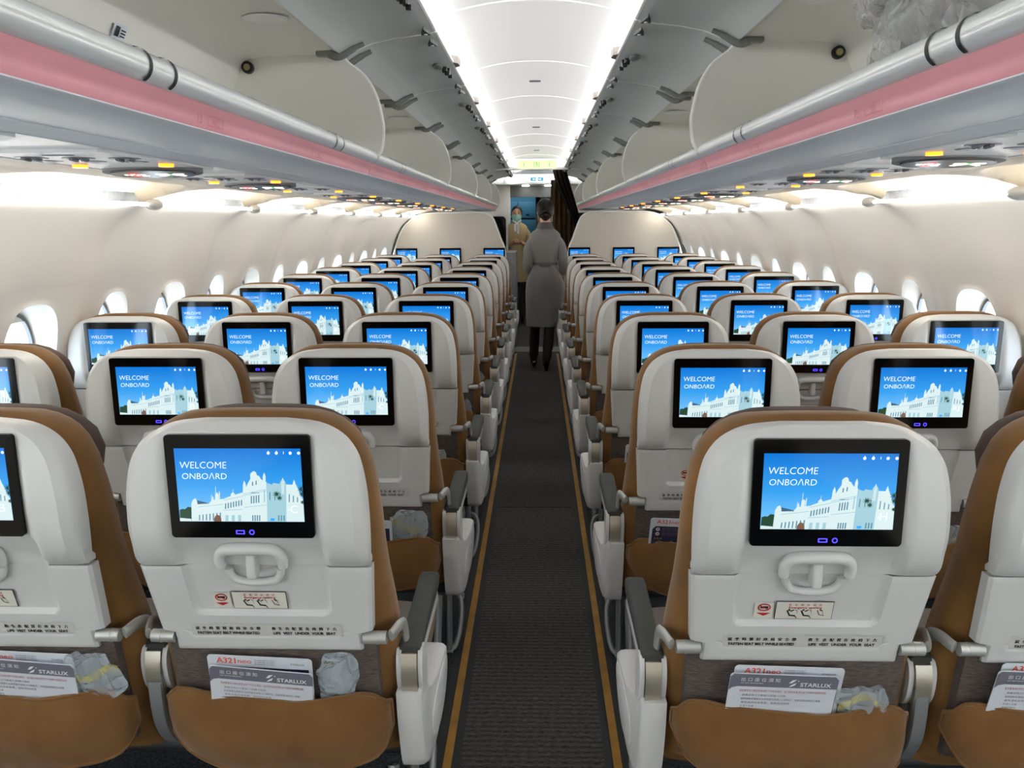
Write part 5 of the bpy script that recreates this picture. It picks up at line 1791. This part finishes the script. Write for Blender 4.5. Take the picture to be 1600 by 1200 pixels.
def ringz(z, rx, ry, cx=0, cy=0, n=40, p=2.2):
    return [(cx + rx * math.copysign(abs(math.cos(a)) ** (2 / p), math.cos(a)), cy + ry * math.copysign(abs(math.sin(a)) ** (2 / p), math.sin(a)), z) for a in [2 * PI * i / n for i in range(n)]]

def head_parts(mo, hx, hy, hz, k=1.0):
    mb = MB()
    mb.ell((hx, hy, hz + 0.025), (0.072, 0.088, 0.088), 24, 16)
    mb.ell((hx, hy + 0.026, hz - 0.045), (0.054, 0.062, 0.066), 20, 14)
    mb.ell((hx, hy + 0.062, hz - 0.092), (0.024, 0.022, 0.017), 12, 8)
    mb.tube([(hx, hy + 0.083, hz + 0.018), (hx, hy + 0.100, hz - 0.022), (hx, hy + 0.092, hz - 0.033)], [0.008, 0.0125, 0.011], 8)
    mb.ell((hx, hy + 0.078, hz - 0.060), (0.022, 0.012, 0.010), 12, 8)
    for e in (-1, 1):
        mb.ell((hx + e * 0.074, hy + 0.002, hz - 0.012), (0.009, 0.018, 0.030), 10, 8)
    mb.tube([(hx, hy - 0.012, hz - 0.03), (hx, hy - 0.022, hz - 0.13), (hx * 0.5, hy - 0.02, hz - 0.20)], [0.052, 0.048, 0.060], 16)
    c = Vector((hx, hy, hz))
    mo.join(mb, Matrix.Translation(c) @ Matrix.Scale(k, 4) @ Matrix.Translation(-c))

def torso(mb, sh, waist, hip, zs=1.0):
    T = [(1.395, 0.055, 0.05), (1.365, 0.105, 0.062), (1.33, sh - 0.01, 0.078), (1.27, sh, 0.098), (1.18, sh - 0.012, 0.102), (1.08, waist, 0.085), (1.0, waist + 0.02, 0.095), (0.90, hip, 0.11), (0.82, hip, 0.11), (0.77, hip - 0.02, 0.10)]
    mb.loft([ringz(z * zs, rx, ry) for z, rx, ry in T])

def uniform(name, T, mats, hem_seed, sleeves, wr=0.006):
    mb = MB()
    rings = []
    n = 56
    for z, rx, ry, cx, cy in T:
        r = ringz(z, rx, ry, cx, cy, n, 2.3)
        rings.append([(x + wr * noise.noise(Vector((x * 9, y_ * 9, z * 5 + hem_seed))), y_ + wr * noise.noise(Vector((x * 9 + 5, y_ * 9, z * 5 + hem_seed))), z_) for x, y_, z_ in r])
    # inside turn of the hem
    last = rings[-1]
    cx, cy = T[-1][3], T[-1][4]
    rings.append([(cx + (x - cx) * 0.93, cy + (y_ - cy) * 0.93, z_ + 0.004) for x, y_, z_ in last])
    rings.append([(cx + (x - cx) * 0.80, cy + (y_ - cy) * 0.80, z_ + 0.10) for x, y_, z_ in last])
    mb.loft(rings, 0, caps=False)
    for pts, rad in sleeves:
        P = catmull(pts, 6)
        R = [(rad[0] + (rad[-1] - rad[0]) * i / (len(P) - 1)) * (0.93 + 0.07 * sstep(0, 0.3, i / (len(P) - 1))) for i in range(len(P))]
        q = MB().tube(P, R, 20, 0, False)
        for i, p in enumerate(q.v):
            q.v[i] = p + noise.noise_vector(p * 14) * 0.004
        mb.join(q)
    return mb.mesh(name, mats, 60)

def hair_cap(hx, hy, hz, bun, name='hair'):
    mb = MB()
    # cap covering crown and back, open at the face
    V, F = [], []
    nu, nv = 36, 18
    for j in range(nv + 1):
        for i in range(nu):
            a = 2 * PI * i / nu
            front = max(0.0, math.sin(a))
            tmax = PI * (0.80 - 0.48 * front ** 0.7)
            t = tmax * j / nv
            V.append((hx + 0.0835 * math.sin(t) * math.cos(a), hy - 0.004 + 0.099 * math.sin(t) * math.sin(a), hz + 0.022 + (0.100 if math.cos(t) > 0 else 0.118) * math.cos(t)))
    for j in range(nv):
        for i in range(nu):
            F.append((j * nu + i, (j + 1) * nu + i, (j + 1) * nu + (i + 1) % nu, j * nu + (i + 1) % nu))
    mb.add(V, F)
    if bun:
        mb.ell((hx, hy - 0.105, hz - 0.040), (0.052, 0.045, 0.050), 20, 14)
        mb.tube(catmull([(hx - 0.05, hy - 0.118, hz - 0.04), (hx, hy - 0.150, hz - 0.01), (hx + 0.05, hy - 0.118, hz - 0.04), (hx, hy - 0.128, hz - 0.085), (hx - 0.05, hy - 0.118, hz - 0.04)], 5), 0.014, 8)
    return mb.mesh(name, M['hair'], 70)

def shoe(x, y, z, pitch, parent):
    mb = MB()
    rings = []
    for t, w, h0, h1 in ((-0.075, 0.020, 0.0, 0.06), (-0.05, 0.030, 0.0, 0.065), (0.0, 0.032, 0.004, 0.055), (0.06, 0.037, 0.0, 0.045), (0.11, 0.036, 0.0, 0.036), (0.15, 0.026, 0.002, 0.028), (0.165, 0.012, 0.006, 0.02)):
        rings.append([(w * math.cos(a), t, (h0 + h1) / 2 + (h1 - h0) / 2 * math.copysign(abs(math.sin(a)) ** 0.7, math.sin(a))) for a in [2 * PI * i / 18 for i in range(18)]])
    mb.loft(rings)
    mb.tube([(0, -0.05, 0.01), (0, -0.053, -0.035)], [0.022, 0.013], 12)
    Rm = Matrix.Translation((x, y, z)) @ Matrix.Rotation(pitch, 4, 'X')
    q = MB().join(mb, Rm)
    put('shoe', q.mesh('shoe', M['shoe'], 50), parent)

# --- attendant walking away
P1 = thing('person', 'person in grey uniform dress with dark bun walking away along the aisle', 'person', (0.085, 7.98, 0))
mb = MB()
hz = 1.555
head_parts(mb, 0.0, 0.01, hz)
torso(mb, 0.142, 0.098, 0.168)
mb.tube(catmull([(-0.082, 0, 0.88), (-0.088, 0.03, 0.66), (-0.098, 0.06, 0.47), (-0.105, 0.075, 0.33), (-0.112, 0.10, 0.13), (-0.112, 0.11, 0.075)], 5), [0.092] * 3 + [0.086] * 3 + [0.076] * 3 + [0.056] * 3 + [0.051] * 3 + [0.052] * 3 + [0.047] * 3 + [0.036] * 3 + [0.031] * 2, 16)
mb.tube(catmull([(0.082, 0, 0.88), (0.068, -0.01, 0.66), (0.045, -0.02, 0.47), (0.035, -0.045, 0.33), (0.015, -0.05, 0.13), (0.012, -0.05, 0.07)], 5), [0.092] * 3 + [0.086] * 3 + [0.076] * 3 + [0.056] * 3 + [0.051] * 3 + [0.052] * 3 + [0.047] * 3 + [0.036] * 3 + [0.031] * 2, 16)
armsL = [(-0.085, -0.005, 1.300), (-0.152, -0.02, 1.20), (-0.170, -0.035, 1.05), (-0.160, 0.06, 0.99), (-0.122, 0.185, 0.965)]
armsR = [(0.085, -0.005, 1.300), (0.152, -0.02, 1.20), (0.174, -0.03, 1.05), (0.180, 0.03, 0.97), (0.186, 0.10, 0.935)]
for A in (armsL, armsR):
    Pp = catmull(A, 6)
    mb.tube(Pp, [0.048 - 0.025 * i / (len(Pp) - 1) for i in range(len(Pp))], 14)
hand(mb, (-0.122, 0.188, 0.965), (0.75, 0.6, 0.05), (0, -0.3, 0.9), (-0.5, 0.6, 0.5))
hand(mb, (0.189, 0.104, 0.934), (-0.15, 0.7, -0.62), (-0.9, 0, -0.2), (0.1, 0.6, 0.75))
# ankle to foot
for x, y, z in ((-0.112, 0.11, 0.075), (0.012, -0.05, 0.07)):
    mb.tube([(x, y, z), (x, y + 0.05, z - 0.025), (x, y + 0.12, z - 0.045)], [0.030, 0.028, 0.018], 10)
me = body_mesh('body', mb, [M['skin'], M['tights']], lambda c: 1 if c.z < 0.80 else 0)
put('body', me, P1)
T1 = [(1.405, 0.058, 0.055, 0, -0.005), (1.385, 0.082, 0.064, 0, 0), (1.362, 0.114, 0.078, 0, 0), (1.335, 0.142, 0.090, 0, 0), (1.29, 0.153, 0.104, 0, 0), (1.22, 0.150, 0.112, 0, 0), (1.14, 0.132, 0.104, 0, 0), (1.08, 0.114, 0.095, 0, 0), (1.045, 0.110, 0.093, 0, 0), (1.0, 0.128, 0.102, 0, 0), (0.93, 0.166, 0.118, 0, 0), (0.86, 0.183, 0.126, 0, 0), (0.78, 0.188, 0.128, 0, 0), (0.70, 0.187, 0.128, -0.003, 0), (0.60, 0.178, 0.130, -0.010, 0.006), (0.52, 0.168, 0.130, -0.016, 0.012), (0.445, 0.158, 0.132, -0.022, 0.016)]
put('uniform_dress', uniform('dress', T1, M['dress'], 1.0, [(armsL[:4], (0.058, 0.044)), (armsR[:4], (0.058, 0.044))], 0.010), P1)
mb = MB()
mb.loft([ringz(1.066, 0.1145, 0.0985, 0, 0, 48, 2.3), ringz(1.066, 0.118, 0.102, 0, 0, 48, 2.3), ringz(1.038, 0.118, 0.102, 0, 0, 48, 2.3), ringz(1.038, 0.113, 0.097, 0, 0, 48, 2.3)], 0, caps=False)
mb.box(-0.055, 0.055, -0.114, -0.100, 1.030, 1.066, 0, 0.004)
put('waist_tab', mb.mesh('waist_tab', M['dressdark'], 50), P1)
mb = MB()
mb.loft([ringz(1.440, 0.056, 0.054, 0, -0.012, 30), ringz(1.446, 0.064, 0.062, 0, -0.012, 30), ringz(1.40, 0.082, 0.074, 0, -0.006, 30), ringz(1.385, 0.090, 0.078, 0, -0.004, 30), ringz(1.39, 0.06, 0.056, 0, -0.006, 30)], 0, caps=False)
put('collar', mb.mesh('collar', M['dressdark'], 50), P1)
put('hair', hair_cap(0, 0.01, hz, True), P1)
mb = MB()
mb.slab(lambda u, v: (0.072 * math.sin((u - 0.5) * 2.9), 0.01 + 0.020 + 0.080 * math.cos((u - 0.5) * 2.9), hz - 0.105 + 0.085 * v), 14, 6, (0, 0.003, 0))
for e in (-1, 1):
    mb.tube([(e * 0.062, 0.055, hz - 0.03), (e * 0.080, 0.0, hz - 0.01), (e * 0.076, -0.015, hz - 0.02), (e * 0.062, 0.05, hz - 0.09)], 0.002, 6)
put('face_mask', mb.mesh('face_mask', M['maskwhite'], 60), P1)
shoe(-0.112, 0.145, 0.042, -0.25, P1)
shoe(0.012, -0.015, 0.036, 0.0, P1)

# --- attendant facing the camera near the galley
P2 = thing('person', 'person in khaki uniform and green face mask standing with clasped hands near galley', 'person', (-0.285, 11.75, 0), None, PI)
P2.scale = (1.02, 1.02, 1.035)
mb = MB()
hz = 1.513
head_parts(mb, 0.0, 0.01, hz, 0.9)
torso(mb, 0.140, 0.102, 0.160)
for e in (-1, 1):
    mb.tube(catmull([(e * 0.082, 0, 0.88), (e * 0.08, 0.01, 0.66), (e * 0.075, 0.01, 0.47), (e * 0.075, -0.02, 0.33), (e * 0.072, -0.02, 0.13), (e * 0.072, -0.02, 0.07)], 5), [0.09] * 3 + [0.084] * 3 + [0.074] * 3 + [0.055] * 3 + [0.05] * 3 + [0.051] * 3 + [0.046] * 3 + [0.035] * 3 + [0.03] * 2, 16)
    mb.tube([(e * 0.072, -0.02, 0.07), (e * 0.075, 0.03, 0.05), (e * 0.078, 0.10, 0.03)], [0.03, 0.028, 0.018], 10)
aL = [(-0.085, 0, 1.300), (-0.156, -0.01, 1.20), (-0.172, 0.0, 1.08), (-0.130, 0.12, 1.09), (-0.055, 0.205, 1.13)]
aR = [(0.085, 0, 1.300), (0.156, -0.01, 1.20), (0.172, 0.0, 1.08), (0.130, 0.12, 1.09), (0.060, 0.205, 1.12)]
for A in (aL, aR):
    Pp = catmull(A, 6)
    mb.tube(Pp, [0.046 - 0.023 * i / (len(Pp) - 1) for i in range(len(Pp))], 14)
hand(mb, (-0.052, 0.208, 1.132), (0.85, 0.25, 0.1), (0, -0.6, -0.7), (0.1, 0.5, 0.7))
hand(mb, (0.057, 0.208, 1.120), (-0.85, 0.28, 0.0), (0, -0.5, 0.8), (0.1, 0.75, 0.5))
put('body', body_mesh('body', mb, [M['skin'], M['tights']], lambda c: 1 if c.z < 0.80 else 0), P2)
T2 = [(1.405, 0.056, 0.053, 0, -0.005), (1.385, 0.080, 0.062, 0, 0), (1.362, 0.118, 0.076, 0, 0), (1.335, 0.138, 0.088, 0, 0), (1.29, 0.150, 0.104, 0, 0), (1.22, 0.148, 0.112, 0, 0), (1.14, 0.130, 0.104, 0, 0), (1.07, 0.115, 0.095, 0, 0), (1.0, 0.140, 0.104, 0, 0), (0.93, 0.162, 0.116, 0, 0), (0.86, 0.176, 0.122, 0, 0), (0.76, 0.180, 0.124, 0, 0), (0.66, 0.178, 0.124, 0, 0), (0.59, 0.176, 0.124, 0, 0)]
put('uniform_dress', uniform('dress', T2, M['khaki'], 5.0, [(aL[:4], (0.060, 0.048)), (aR[:4], (0.060, 0.048))], 0.008), P2)
mb = MB()
mb.tube(catmull([(-0.05, 0.05, 1.42), (-0.02, 0.085, 1.40), (0.0, 0.098, 1.37)], 4), [0.016] * 4 + [0.014] * 5, 8)
mb.tube(catmull([(0.05, 0.05, 1.42), (0.02, 0.085, 1.40), (0.0, 0.098, 1.37)], 4), [0.016] * 4 + [0.014] * 5, 8)
mb.loft([[(x * s_ - 0.012, 0.115 + 0.01 * t, 1.375 - 0.13 * t) for x, s_ in ((-0.022, 1), (0.008, 1))] + [(x - 0.012, 0.125 + 0.01 * t, 1.375 - 0.13 * t) for x in (0.008, -0.022)] for t in (0, 0.5, 1)])
mb.loft([[(x + 0.018, 0.117 + 0.01 * t, 1.375 - 0.10 * t) for x in (-0.014, 0.018)] + [(x + 0.018, 0.127 + 0.01 * t, 1.375 - 0.10 * t) for x in (0.018, -0.014)] for t in (0, 0.5, 1)])
put('neck_scarf', mb.mesh('neck_scarf', M['maskwhite'], 60), P2)
o = put('hair', hair_cap(0, 0.01, hz, True), P2)
o.scale = (0.9,) * 3
o.location = (0, 0.001, hz * 0.1)
mb = MB()
mb.slab(lambda u, v: (0.063 * math.sin((u - 0.5) * 2.7) * (0.62 + 0.38 * math.sin(PI / 2 * min(1, v * 1.8))), 0.012 + 0.020 + 0.074 * math.cos((u - 0.5) * 2.7) * (0.88 + 0.12 * math.sin(PI * v)), hz - 0.103 + 0.088 * v - 0.012 * abs(2 * u - 1) ** 2 * v), 18, 10, (0, 0.004, 0))
for e in (-1, 1):
    mb.tube([(e * 0.058, 0.045, hz - 0.02), (e * 0.071, 0.0, hz - 0.0), (e * 0.068, -0.012, hz - 0.02), (e * 0.055, 0.04, hz - 0.085)], 0.002, 6)
put('face_mask', mb.mesh('face_mask', M['mask'], 60), P2)
for e in (-1, 1):
    q = MB().ell((e * 0.027, 0.078, hz + 0.011), (0.012, 0.006, 0.0055), 10, 6)
    q.tube([(e * 0.013, 0.084, hz + 0.030), (e * 0.027, 0.083, hz + 0.035), (e * 0.043, 0.073, hz + 0.030)], 0.0025, 6)
    put('eye', q.mesh('eye', M['lips'], 60), P2)
    shoe(e * 0.075, 0.01, 0.036, 0.0, P2)
q = MB().tube([(0.065 + 0.022 * math.cos(a), 0.20 + 0.016 * math.sin(a), 1.115 + 0.016 * math.sin(a)) for a in [2 * PI * i / 16 for i in range(17)]], 0.005, 6)
put('wrist_watch', q.mesh('wrist_watch', M['silver'], 60), P2)
